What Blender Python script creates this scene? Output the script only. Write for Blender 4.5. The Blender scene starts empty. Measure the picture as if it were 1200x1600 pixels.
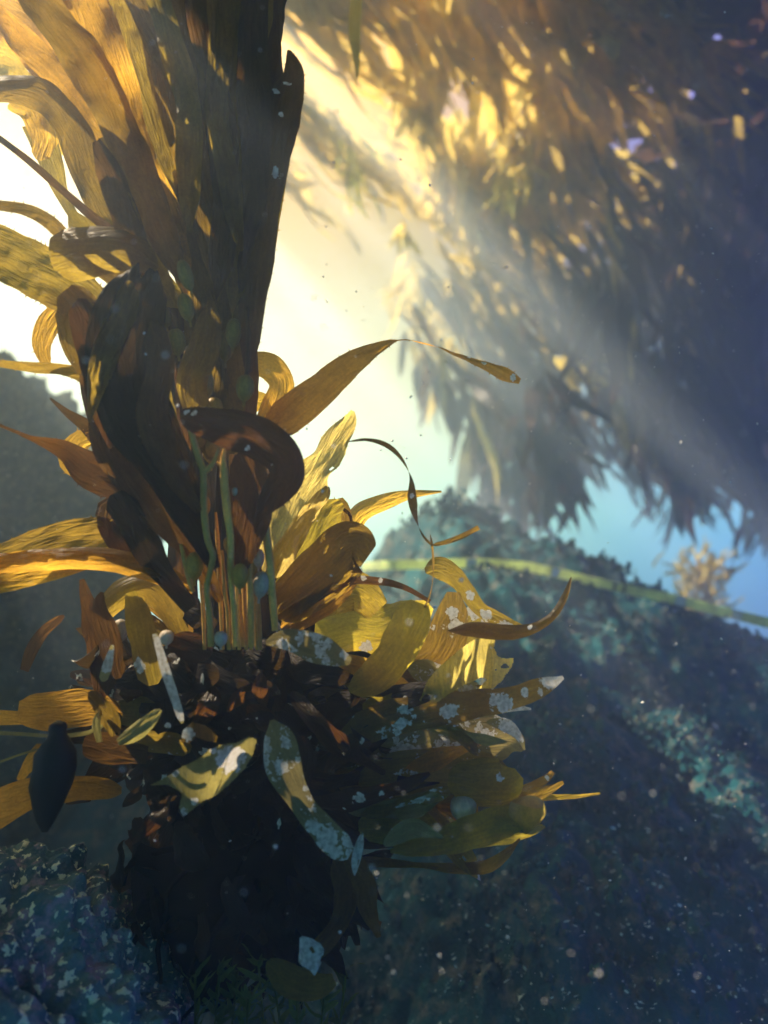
import bpy, math, random
from mathutils import Vector, noise
R = math.radians
rnd = random.Random(7)
scene = bpy.context.scene

# ---------------------------------------------------------------- camera
cam_d = bpy.data.cameras.new('camera'); cam = bpy.data.objects.new('camera', cam_d)
scene.collection.objects.link(cam)
cam.location = (0, 0, 0); cam.rotation_euler = (R(90), 0, 0)
cam_d.sensor_fit = 'VERTICAL'; cam_d.sensor_height = 24; cam_d.lens = 15
cam_d.dof.use_dof = True; cam_d.dof.focus_distance = .98; cam_d.dof.aperture_fstop = 1.1
cam_d.clip_start = 0.02; cam_d.clip_end = 200
scene.camera = cam

# ---------------------------------------------------------------- light
SUN = Vector((-2230, 1000, 2790)).normalized()          # towards the sun
sun_el = math.asin(SUN.z); sun_az = math.atan2(SUN.x, SUN.y)
sl = bpy.data.lights.new('sun', 'SUN'); so = bpy.data.objects.new('sun', sl)
scene.collection.objects.link(so)
sl.energy = 5.0; sl.angle = R(0.5); sl.color = (1.0, 0.80, 0.56)
so.rotation_euler = SUN.to_track_quat('Z', 'Y').to_euler()

world = bpy.data.worlds.new('World'); scene.world = world
world.use_nodes = True
wn = world.node_tree.nodes; wl = world.node_tree.links; wn.clear()
def wnode(t, **k):
    n = wn.new(t)
    for a, b in k.items(): setattr(n, a, b)
    return n
w_out = wnode('ShaderNodeOutputWorld'); w_bg = wnode('ShaderNodeBackground')
w_bg.inputs['Strength'].default_value = 0.1
wl.new(w_bg.outputs[0], w_out.inputs[0])
w_tc = wnode('ShaderNodeTexCoord'); w_sep = wnode('ShaderNodeSeparateXYZ')
wl.new(w_tc.outputs['Generated'], w_sep.inputs[0])
w_abs = wnode('ShaderNodeMath', operation='ABSOLUTE'); wl.new(w_sep.outputs[2], w_abs.inputs[0])
w_add = wnode('ShaderNodeMath', operation='ADD'); wl.new(w_abs.outputs[0], w_add.inputs[0]); w_add.inputs[1].default_value = 0.12
w_com = wnode('ShaderNodeCombineXYZ')
wl.new(w_sep.outputs[0], w_com.inputs[0]); wl.new(w_sep.outputs[1], w_com.inputs[1]); wl.new(w_add.outputs[0], w_com.inputs[2])
w_sky = wnode('ShaderNodeTexSky', sky_type='NISHITA', sun_disc=False)
w_sky.sun_elevation = sun_el; w_sky.sun_rotation = sun_az
w_sky.air_density = 1.0; w_sky.dust_density = 2.0; w_sky.ozone_density = 2.0
wl.new(w_com.outputs[0], w_sky.inputs['Vector'])
# the sea filters the sky: warm towards the sun side, turquoise ahead, deep blue away from it and dark below
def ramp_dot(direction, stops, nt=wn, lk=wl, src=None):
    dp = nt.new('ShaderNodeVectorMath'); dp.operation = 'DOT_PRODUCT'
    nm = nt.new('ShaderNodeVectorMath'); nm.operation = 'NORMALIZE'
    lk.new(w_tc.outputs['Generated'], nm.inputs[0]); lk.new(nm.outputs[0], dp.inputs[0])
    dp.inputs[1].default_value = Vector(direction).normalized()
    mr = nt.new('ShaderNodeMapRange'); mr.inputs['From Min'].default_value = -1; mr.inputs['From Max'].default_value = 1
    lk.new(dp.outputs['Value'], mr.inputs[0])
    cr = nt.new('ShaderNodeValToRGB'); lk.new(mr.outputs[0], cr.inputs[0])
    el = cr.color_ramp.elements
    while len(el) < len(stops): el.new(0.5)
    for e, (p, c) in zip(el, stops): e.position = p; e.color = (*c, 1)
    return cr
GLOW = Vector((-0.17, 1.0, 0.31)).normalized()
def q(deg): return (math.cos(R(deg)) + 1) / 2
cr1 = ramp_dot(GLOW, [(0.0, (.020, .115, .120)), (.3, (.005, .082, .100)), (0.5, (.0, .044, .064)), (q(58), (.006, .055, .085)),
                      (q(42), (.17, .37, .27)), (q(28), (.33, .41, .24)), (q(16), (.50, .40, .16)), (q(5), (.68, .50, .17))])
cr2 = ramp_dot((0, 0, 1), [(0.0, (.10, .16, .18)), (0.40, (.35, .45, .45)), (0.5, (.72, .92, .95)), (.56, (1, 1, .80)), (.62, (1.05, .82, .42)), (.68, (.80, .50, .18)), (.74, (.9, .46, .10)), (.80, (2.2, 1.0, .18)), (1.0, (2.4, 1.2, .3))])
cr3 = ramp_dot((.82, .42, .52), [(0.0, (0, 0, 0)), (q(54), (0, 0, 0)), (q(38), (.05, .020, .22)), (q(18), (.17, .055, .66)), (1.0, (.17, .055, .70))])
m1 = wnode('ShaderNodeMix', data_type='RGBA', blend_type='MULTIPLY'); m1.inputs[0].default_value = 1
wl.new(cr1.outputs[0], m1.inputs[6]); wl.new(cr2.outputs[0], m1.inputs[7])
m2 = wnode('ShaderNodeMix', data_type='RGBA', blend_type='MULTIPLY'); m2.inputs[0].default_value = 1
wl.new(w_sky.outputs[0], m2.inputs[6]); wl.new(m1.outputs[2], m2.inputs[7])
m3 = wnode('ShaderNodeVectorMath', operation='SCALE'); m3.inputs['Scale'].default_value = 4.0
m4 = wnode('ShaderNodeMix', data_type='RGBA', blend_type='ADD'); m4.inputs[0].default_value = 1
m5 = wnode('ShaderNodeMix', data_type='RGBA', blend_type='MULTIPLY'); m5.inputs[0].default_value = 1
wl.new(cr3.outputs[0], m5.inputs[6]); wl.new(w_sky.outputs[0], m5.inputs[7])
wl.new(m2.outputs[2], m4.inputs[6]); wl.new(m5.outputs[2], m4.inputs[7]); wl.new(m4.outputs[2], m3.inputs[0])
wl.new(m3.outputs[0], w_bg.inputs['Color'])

# ---------------------------------------------------------------- exposure and sampling
scene.view_settings.view_transform = 'Standard'; scene.view_settings.look = 'None'
scene.view_settings.exposure = 1.9; scene.view_settings.gamma = 1.0
cy = scene.cycles
cy.use_denoising = True; cy.max_bounces = 8; cy.diffuse_bounces = 3; cy.glossy_bounces = 2
cy.transmission_bounces = 6; cy.volume_bounces = 1; cy.transparent_max_bounces = 16
cy.caustics_reflective = False; cy.caustics_refractive = False

# ---------------------------------------------------------------- helpers
def P(px, py, d):                                        # a point d metres ahead
    return Vector(((px - 600) / 1000 * d, d, (800 - py) / 1000 * d))
def N(v, s, seed=0): return noise.noise(Vector((v[0] * s + seed * 7.3, v[1] * s - seed * 3.1, v[2] * s + seed)))
def n2(x, y, s=1, seed=0): return noise.noise(Vector((x * s + seed * 9.7, y * s + seed * 5.1, seed * 3.3)))
def fbm(v, s, o=4, seed=0):
    a, r = 1, 0
    for i in range(o):
        r += a * N(v, s, seed + i); a *= .5; s *= 2.1
    return r
class MB:
    def __init__(s): s.v = []; s.f = []; s.uv = []; s.cr = []
    def add(s, vs, fs, uvs=None, cr=None):
        b = len(s.v); s.v += [tuple(v) for v in vs]; s.f += [tuple(i + b for i in f) for f in fs]
        s.uv += uvs if uvs else [(0, 0)] * len(vs)
        s.cr += cr if cr else [0.0] * len(vs)
    def build(s, name, mat, parent=None, smooth=True, origin=None):
        me = bpy.data.meshes.new(name)
        o0 = Vector(origin) if origin is not None else Vector((0, 0, 0))
        me.from_pydata([Vector(v) - o0 for v in s.v], [], s.f)
        uvl = me.uv_layers.new(name='UVMap')
        li = [0] * len(me.loops); me.loops.foreach_get('vertex_index', li)
        flat = []
        for i in li: flat += s.uv[i]
        uvl.data.foreach_set('uv', flat)
        if any(s.cr):
            at = me.attributes.new('crust', 'FLOAT', 'POINT'); at.data.foreach_set('value', s.cr)
        if smooth: me.polygons.foreach_set('use_smooth', [True] * len(me.polygons))
        me.materials.append(mat); me.update()
        o = bpy.data.objects.new(name, me); scene.collection.objects.link(o)
        if parent is not None:
            o.parent = parent; o.location = o0 - parent.location
        else: o.location = o0
        return o
def tag(o, label=None, cat=None, group=None, kind=None):
    if label: o['label'] = label
    if cat: o['category'] = cat
    if group: o['group'] = group
    if kind: o['kind'] = kind
    return o
def empty(name, loc):
    o = bpy.data.objects.new(name, None); o.location = loc; o.empty_display_size = .1
    scene.collection.objects.link(o); return o

def catmull(pts, n):
    """pts: list of tuples (any length); n samples"""
    m = len(pts); out = []
    for i in range(n):
        t = i / (n - 1) * (m - 1); k = min(int(t), m - 2); u = t - k
        p0 = pts[max(k - 1, 0)]; p1 = pts[k]; p2 = pts[k + 1]; p3 = pts[min(k + 2, m - 1)]
        out.append(tuple(.5 * (2 * b + (c - a) * u + (2 * a - 5 * b + 4 * c - d) * u * u + (3 * b - a - 3 * c + d) * u ** 3)
                         for a, b, c, d in zip(p0, p1, p2, p3)))
    return out

# ---------------------------------------------------------------- materials
def newmat(name):
    m = bpy.data.materials.new(name); m.use_nodes = True
    nt = m.node_tree; nt.nodes.clear(); return m, nt, nt.nodes, nt.links
def kelp_mat(name, diff, trans, t_fac=.55, crust=0.0, wr=1.0, rough=.4, crust_scale=60):
    m, nt, nd, lk = newmat(name)
    out = nd.new('ShaderNodeOutputMaterial')
    uv = nd.new('ShaderNodeUVMap'); uv.uv_map = 'UVMap'
    tc = nd.new('ShaderNodeTexCoord')
    oi = nd.new('ShaderNodeObjectInfo')
    mp = nd.new('ShaderNodeMapping'); mp.inputs['Scale'].default_value = (125, 17, 1)
    lk.new(uv.outputs[0], mp.inputs[0])
    nz = nd.new('ShaderNodeTexNoise'); nz.inputs['Scale'].default_value = 1.0; nz.inputs['Detail'].default_value = 3; nz.inputs['Distortion'].default_value = 2.0
    lk.new(mp.outputs[0], nz.inputs[0])
    big = nd.new('ShaderNodeTexNoise'); big.inputs['Scale'].default_value = 14; big.inputs['Detail'].default_value = 4
    lk.new(tc.outputs['Object'], big.inputs[0])
    fine = nd.new('ShaderNodeTexNoise'); fine.inputs['Scale'].default_value = 260; fine.inputs['Detail'].default_value = 2
    lk.new(tc.outputs['Object'], fine.inputs[0])
    def mul(a, b):
        x = nd.new('ShaderNodeMath'); x.operation = 'MULTIPLY_ADD'; lk.new(a, x.inputs[0]); x.inputs[1].default_value = b[0]; x.inputs[2].default_value = b[1]; return x.outputs[0]
    v1 = mul(nz.outputs[0], (.8, .60)); v2 = mul(big.outputs[0], (1.8, .10)); v3 = mul(oi.outputs['Random'], (.5, .75)); v4 = mul(fine.outputs[0], (.6, .7))
    def m2_(a, b):
        x = nd.new('ShaderNodeMath'); x.operation = 'MULTIPLY'; lk.new(a, x.inputs[0]); lk.new(b, x.inputs[1]); return x.outputs[0]
    v = m2_(m2_(v1, v2), m2_(v3, v4))
    def tint(c):
        x = nd.new('ShaderNodeVectorMath'); x.operation = 'SCALE'; x.inputs[0].default_value = c; lk.new(v, x.inputs['Scale']); return x.outputs[0]
    hs = nd.new('ShaderNodeHueSaturation'); hs.inputs['Saturation'].default_value = 1
    hm = mul(oi.outputs['Random'], (.022, .495)); lk.new(hm, hs.inputs['Hue']); lk.new(tint(trans), hs.inputs['Color'])
    pr = nd.new('ShaderNodeBsdfPrincipled'); pr.inputs['Roughness'].default_value = rough
    pr.inputs['Specular IOR Level'].default_value = .25
    lk.new(tint(diff), pr.inputs['Base Color'])
    tr = nd.new('ShaderNodeBsdfTranslucent'); lk.new(hs.outputs[0], tr.inputs['Color'])
    bp = nd.new('ShaderNodeBump'); bp.inputs['Strength'].default_value = .5 * wr; bp.inputs['Distance'].default_value = .008
    lk.new(nz.outputs[0], bp.inputs['Height']); lk.new(bp.outputs[0], pr.inputs['Normal']); lk.new(bp.outputs[0], tr.inputs['Normal'])
    mx = nd.new('ShaderNodeMixShader'); mx.inputs[0].default_value = t_fac
    lk.new(pr.outputs[0], mx.inputs[1]); lk.new(tr.outputs[0], mx.inputs[2])
    last = mx.outputs[0]
    # lacy white encrusting growth: scattered rosettes plus wherever the 'crust' attribute says
    at = nd.new('ShaderNodeAttribute'); at.attribute_name = 'crust'
    n_e = nd.new('ShaderNodeTexNoise'); n_e.inputs['Scale'].default_value = 170; n_e.inputs['Detail'].default_value = 3
    lk.new(tc.outputs['Object'], n_e.inputs[0])
    vo = nd.new('ShaderNodeTexVoronoi'); vo.inputs['Scale'].default_value = crust_scale
    dis = nd.new('ShaderNodeVectorMath'); dis.operation = 'MULTIPLY_ADD'; lk.new(n_e.outputs[1], dis.inputs[0]); dis.inputs[1].default_value = (.02,) * 3
    lk.new(tc.outputs['Object'], dis.inputs[2]); lk.new(dis.outputs[0], vo.inputs['Vector'])
    nb = nd.new('ShaderNodeTexNoise'); nb.inputs['Scale'].default_value = 22; lk.new(tc.outputs['Object'], nb.inputs[0])
    # rosette: small distance within a cell, only where the big noise allows
    a1 = nd.new('ShaderNodeMath'); a1.operation = 'LESS_THAN'; lk.new(vo.outputs['Distance'], a1.inputs[0])
    th = nd.new('ShaderNodeMapRange'); lk.new(nb.outputs[0], th.inputs[0])
    th.inputs['From Min'].default_value = .62 - .25 * crust; th.inputs['From Max'].default_value = .80 - .2 * crust
    th.inputs['To Min'].default_value = 0; th.inputs['To Max'].default_value = .55
    lk.new(th.outputs[0], a1.inputs[1])
    a2 = nd.new('ShaderNodeMath'); a2.operation = 'MULTIPLY_ADD'; lk.new(n_e.outputs[0], a2.inputs[0]); a2.inputs[1].default_value = 1.1
    lk.new(at.outputs['Fac'], a2.inputs[2])
    a3 = nd.new('ShaderNodeMath'); a3.operation = 'GREATER_THAN'; lk.new(a2.outputs[0], a3.inputs[0]); a3.inputs[1].default_value = 1.02
    mask = a3.outputs[0]
    if crust > 0:
        a4 = nd.new('ShaderNodeMath'); a4.operation = 'MAXIMUM'; lk.new(a1.outputs[0], a4.inputs[0]); lk.new(a3.outputs[0], a4.inputs[1]); mask = a4.outputs[0]
    wh = nd.new('ShaderNodeBsdfDiffuse')
    wc = nd.new('ShaderNodeValToRGB'); lk.new(n_e.outputs[0], wc.inputs[0])
    wc.color_ramp.elements[0].position = .35; wc.color_ramp.elements[0].color = (.30, .30, .24, 1)
    wc.color_ramp.elements[1].position = .62; wc.color_ramp.elements[1].color = (.92, .90, .84, 1)
    lk.new(wc.outputs[0], wh.inputs['Color'])
    wt = nd.new('ShaderNodeBsdfTranslucent'); wt.inputs['Color'].default_value = (.85, .83, .76, 1)
    wm = nd.new('ShaderNodeMixShader'); wm.inputs[0].default_value = .4; lk.new(wh.outputs[0], wm.inputs[1]); lk.new(wt.outputs[0], wm.inputs[2])
    mx2 = nd.new('ShaderNodeMixShader'); lk.new(mask, mx2.inputs[0]); lk.new(last, mx2.inputs[1]); lk.new(wm.outputs[0], mx2.inputs[2])
    lk.new(mx2.outputs[0], out.inputs[0])
    return m
M = {
 'amber': kelp_mat('amber_blade', (.08, .045, .008), (.95, .56, .07), .66),
 'brown': kelp_mat('brown_blade', (.04, .026, .007), (.50, .33, .045), .54),
 'red':   kelp_mat('red_brown_blade', (.028, .016, .006), (.22, .10, .02), .42),
 'dark':  kelp_mat('dark_blade', (.010, .007, .005), (.06, .035, .012), .35, rough=.6),  # very dark kelp; round the holdfast the colour also stands for shade
 'olive': kelp_mat('olive_blade', (.15, .125, .025), (.80, .62, .07), .55, wr=.5),
 'gold':  kelp_mat('gold_blade', (.34, .26, .05), (1.0, .80, .22), .6, wr=.8),
 'spot':  kelp_mat('spotted_blade', (.13, .095, .022), (.62, .42, .06), .5, crust=.45, wr=.5),
 'crust': kelp_mat('crusted_blade', (.28, .25, .10), (.5, .42, .15), .45, crust=1.0, wr=.5, crust_scale=75),
 'pale':  kelp_mat('pale_torn_blade', (.20, .18, .07), (.5, .42, .12), .32, crust=.0, wr=.35),
 'stipe': kelp_mat('stipe', (.85, .50, .12), (.5, .40, .08), .25, wr=.4),
 'float': kelp_mat('gas_bladder', (.34, .21, .04), (.5, .36, .06), .3, wr=.3),
 'grey':  kelp_mat('pale_bladder', (.55, .47, .36), (.4, .36, .28), .25, wr=.3),
 'far':   kelp_mat('far_sunlit_blade', (.05, .035, .012), (.96, .74, .22), .6, wr=.3),  # distant kelp with the sunlit tone put into its colour
 'farshade': kelp_mat('far_shaded_blade', (.03, .018, .022), (.16, .075, .05), .3, wr=.3),  # same distant kelp with shade put into a darker, purplish colour
}
def rock_mat(name, c0, c1, c2, scale=9, fleck=(.55, .60, .55), fleck_t=.70):
    m, nt, nd, lk = newmat(name)
    out = nd.new('ShaderNodeOutputMaterial'); tc = nd.new('ShaderNodeTexCoord')
    a = nd.new('ShaderNodeTexNoise'); a.inputs['Scale'].default_value = scale * .5; a.inputs['Detail'].default_value = 8; a.inputs['Roughness'].default_value = .65
    b = nd.new('ShaderNodeTexNoise'); b.inputs['Scale'].default_value = scale * 3; b.inputs['Detail'].default_value = 6; b.inputs['Roughness'].default_value = .7
    c = nd.new('ShaderNodeTexNoise'); c.inputs['Scale'].default_value = scale * 9; c.inputs['Detail'].default_value = 3
    for x in (a, b, c): lk.new(tc.outputs['Object'], x.inputs[0])
    r1 = nd.new('ShaderNodeValToRGB'); lk.new(a.outputs[0], r1.inputs[0])
    e = r1.color_ramp.elements; e[0].position = .40; e[0].color = (*c0, 1); e[1].position = .60; e[1].color = (*c1, 1)
    r2 = nd.new('ShaderNodeMapRange'); lk.new(b.outputs[0], r2.inputs[0]); r2.inputs['From Min'].default_value = .50; r2.inputs['From Max'].default_value = .66
    mx = nd.new('ShaderNodeMix'); mx.data_type = 'RGBA'; lk.new(r2.outputs[0], mx.inputs[0]); lk.new(r1.outputs[0], mx.inputs[6]); mx.inputs[7].default_value = (*c2, 1)
    r3 = nd.new('ShaderNodeMapRange'); lk.new(c.outputs[0], r3.inputs[0]); r3.inputs['From Min'].default_value = fleck_t - .04; r3.inputs['From Max'].default_value = fleck_t
    mx2 = nd.new('ShaderNodeMix'); mx2.data_type = 'RGBA'; lk.new(r3.outputs[0], mx2.inputs[0]); lk.new(mx.outputs[2], mx2.inputs[6]); mx2.inputs[7].default_value = (*fleck, 1)
    pr = nd.new('ShaderNodeBsdfPrincipled'); pr.inputs['Roughness'].default_value = .8; pr.inputs['Specular IOR Level'].default_value = .15
    lk.new(mx2.outputs[2], pr.inputs['Base Color'])
    bp = nd.new('ShaderNodeBump'); bp.inputs['Strength'].default_value = 1; bp.inputs['Distance'].default_value = .012
    ad = nd.new('ShaderNodeMath'); lk.new(b.outputs[0], ad.inputs[0]); lk.new(c.outputs[0], ad.inputs[1]); lk.new(ad.outputs[0], bp.inputs['Height'])
    lk.new(bp.outputs[0], pr.inputs['Normal']); lk.new(pr.outputs[0], out.inputs[0])
    return m
def plain(name, col, rough=.7, spec=.2):
    m, nt, nd, lk = newmat(name)
    out = nd.new('ShaderNodeOutputMaterial'); pr = nd.new('ShaderNodeBsdfPrincipled')
    tc = nd.new('ShaderNodeTexCoord'); nz = nd.new('ShaderNodeTexNoise'); nz.inputs['Scale'].default_value = 80; nz.inputs['Detail'].default_value = 4
    lk.new(tc.outputs['Object'], nz.inputs[0])
    sc = nd.new('ShaderNodeMapRange'); lk.new(nz.outputs[0], sc.inputs[0]); sc.inputs['To Min'].default_value = .6; sc.inputs['To Max'].default_value = 1.3
    vm = nd.new('ShaderNodeVectorMath'); vm.operation = 'SCALE'; vm.inputs[0].default_value = col; lk.new(sc.outputs[0], vm.inputs['Scale'])
    lk.new(vm.outputs[0], pr.inputs['Base Color']); pr.inputs['Roughness'].default_value = rough; pr.inputs['Specular IOR Level'].default_value = spec
    lk.new(pr.outputs[0], out.inputs[0]); return m
M['reef'] = rock_mat('reef_turf', (.003, .052, .070), (.012, .12, .15), (.20, .18, .15), 7, (.6, .65, .6), .72)
M['leftrock'] = rock_mat('dark_green_rock', (.015, .04, .035), (.05, .085, .055), (.17, .18, .10), 9, (.5, .52, .4), .69)  # dark greenish rock with olive patches
M['crustrock'] = rock_mat('coralline_rock', (.05, .12, .16), (.20, .32, .28), (.48, .32, .40), 10, (.95, .92, .66), .62)
M['tape'] = kelp_mat('tape_yellow', (.85, .90, .45), (.85, .90, .45), .45, wr=0)
M['tapewhite'] = plain('tape_white', (.8, .85, .85), .5)
M['ink'] = plain('tape_ink', (.01, .02, .08), .6)
M['speck'] = plain('speck', (.9, .9, .85), .5)
M['shell'] = plain('shell_bits', (.85, .88, .80), .4, .5)
M['squirt'] = plain('dark_leathery_skin', (.016, .014, .018), .5, .2)
M['root'] = plain('shaded_root_tangle', (.005, .004, .003), .9, 0)  # near-black: the shade under the plant is put into the colour
M['sprig'] = kelp_mat('green_sprig', (.10, .15, .04), (.25, .32, .06), .5, wr=.3)

# ---------------------------------------------------------------- haze (the sea water)
def box(name, lo, hi, mat):
    mb = MB(); x0, y0, z0 = lo; x1, y1, z1 = hi
    vs = [(x, y, z) for z in (z0, z1) for y in (y0, y1) for x in (x0, x1)]
    mb.add(vs, [(0, 2, 3, 1), (4, 5, 7, 6), (0, 1, 5, 4), (2, 6, 7, 3), (0, 4, 6, 2), (1, 3, 7, 5)])
    return mb.build(name, mat, smooth=False)
hm, hnt, hnd, hlk = newmat('sea_water_haze')
ho = hnd.new('ShaderNodeOutputMaterial'); pv = hnd.new('ShaderNodeVolumePrincipled')
pv.inputs['Color'].default_value = (.58, .74, .98, 1); pv.inputs['Density'].default_value = .15
pv.inputs['Anisotropy'].default_value = .6
hlk.new(pv.outputs[0], ho.inputs['Volume'])
tag(box('haze', (-9.5, -3.5, -3.6), (9.5, 10.0, 3.0), hm), kind='stuff')

# ---------------------------------------------------------------- seabed and reef
ridge = [(-6, 3.2, -1.2), (-1.6, 3.6, -.75), (-.6, 3.6, -.48), (-.12, 3.55, -.27), (.14, 3.45, -.03), (.345, 3.35, .055), (.56, 3.3, -.02), (.80, 3.2, -.145), (1.0, 3.1, -.25),
         (1.22, 3.0, -.35), (1.45, 2.9, -.45), (1.70, 2.8, -.56), (2.4, 2.5, -.9), (6, 1.5, -2.0)]
def ridge_at(x):
    for a, b in zip(ridge, ridge[1:]):
        if x <= b[0]:
            t = max(0, (x - a[0]) / (b[0] - a[0])); return a[1] + (b[1] - a[1]) * t, a[2] + (b[2] - a[2]) * t
    return ridge[-1][1:]
def seabed_z(x, y):
    ry, rz = ridge_at(x)
    v = Vector((x, y, 0))
    if y <= ry:
        t = (ry - y)
        z = rz - .04 - .36 * t - .055 * t * t
    else:
        t = y - ry
        z = rz - .9 * t + .05 * t * t if t < 1.2 else rz - 1.008 - .12 * (t - 1.2)
    z = max(z, -2.2)
    z += .10 * (fbm(v, 1.3, 3, 3)) + .06 * fbm(v, 4.5, 3, 9) * 1 + .022 * fbm(v, 14, 3, 5)
    return z
def grid_sheet(name, x0, x1, y0, y1, nx, ny, f, mat):
    mb = MB(); vs = []; fs = []
    for j in range(ny + 1):
        for i in range(nx + 1):
            x = x0 + (x1 - x0) * i / nx; y = y0 + (y1 - y0) * j / ny
            vs.append((x, y, f(x, y)))
    w = nx + 1
    for j in range(ny):
        for i in range(nx): fs.append((j * w + i, j * w + i + 1, (j + 1) * w + i + 1, (j + 1) * w + i))
    mb.add(vs, fs); return mb.build(name, mat)
# denser rows and columns where the camera looks
def warp(a, b, n, c, k):
    """n+1 values from a to b, closer together near c"""
    out = []
    for i in range(n + 1):
        t = i / n; out.append(t)
    return out
def seabed():
    xs = [-9 + .3 * i for i in range(25)] + [-1.5 + .016 * i for i in range(250)] + [2.5 + .25 * i for i in range(27)]
    ys = [-3 + .25 * i for i in range(14)] + [.5 + .016 * i for i in range(206)] + [3.8 + .3 * i for i in range(20)]
    mb = MB(); vs = []; fs = []
    for y in ys:
        for x in xs:
            v = Vector((x, y, 0)); z = seabed_z(x, y)
            near = -1.5 < x < 2.5 and .5 < y < 3.8
            if near:
                z += .012 * fbm(v, 38, 2, 2)
                z -= .035 * max(0, 1 - 9 * abs(N(v, 3.2, 7) + .3 * N(v, 11, 8))) + .02 * max(0, 1 - 8 * abs(N(v, 8, 17)))
                vo = noise.voronoi(v * 9)[0]; z += .03 * max(0, .5 - vo[0])
            vs.append((x, y, z))
    w = len(xs)
    for j in range(len(ys) - 1):
        for i in range(w - 1): fs.append((j * w + i, j * w + i + 1, (j + 1) * w + i + 1, (j + 1) * w + i))
    mb.add(vs, fs); return tag(mb.build('seabed', M['reef']), kind='structure')
seabed()

def rock(name, center, radii, mat, n=120, amp=.18, fine=.03, seed=0, extra=None):
    """a lumpy boulder grown from a ball"""
    mb = MB(); vs = []; fs = []
    nu, nv = n * 2, n
    for j in range(nv + 1):
        th = math.pi * j / nv
        for i in range(nu):
            ph = 2 * math.pi * i / nu
            d = Vector((math.sin(th) * math.cos(ph), math.sin(th) * math.sin(ph), math.cos(th)))
            r = 1 + amp * fbm(d, 1.6, 4, seed)
            p = Vector((d.x * radii[0], d.y * radii[1], d.z * radii[2])) * r + Vector(center)
            k = fine * fbm(p, 9, 4, seed + 5)
            if extra: k += extra(p)
            vs.append(p + d * k)
    for j in range(nv):
        for i in range(nu):
            a = j * nu + i; b = j * nu + (i + 1) % nu
            fs.append((a, b, b + nu, a + nu))
    mb.add(vs, fs)
    o = Vector((center[0], center[1], center[2] - radii[2]))
    return mb.build(name, mat, origin=o)
tag(rock('boulder', (-2.25, 2.75, -.62), (1.15, 1.0, 1.35), M['leftrock'], 170, .20, .10, 4, lambda p: .05 * (.5 - noise.voronoi(p * 8)[0][0])),
    'tall dim boulder behind the left side of the kelp, its top lost in golden glare', 'rock')
def crusty(p):
    v = noise.voronoi(p * 30)[0]; w = noise.voronoi(p * 75)[0]
    return .030 * (0.5 - v[0]) + .012 * (.5 - w[0]) - .03 * max(0, 1 - 9 * abs(N(p, 7, 2)))
tag(rock('boulder', (-.61, .84, -.90), (.40, .30, .42), M['crustrock'], 210, .14, .02, 11, crusty),
    'knobbly rock crusted pink, white and teal in the near lower left corner', 'rock')

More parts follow.
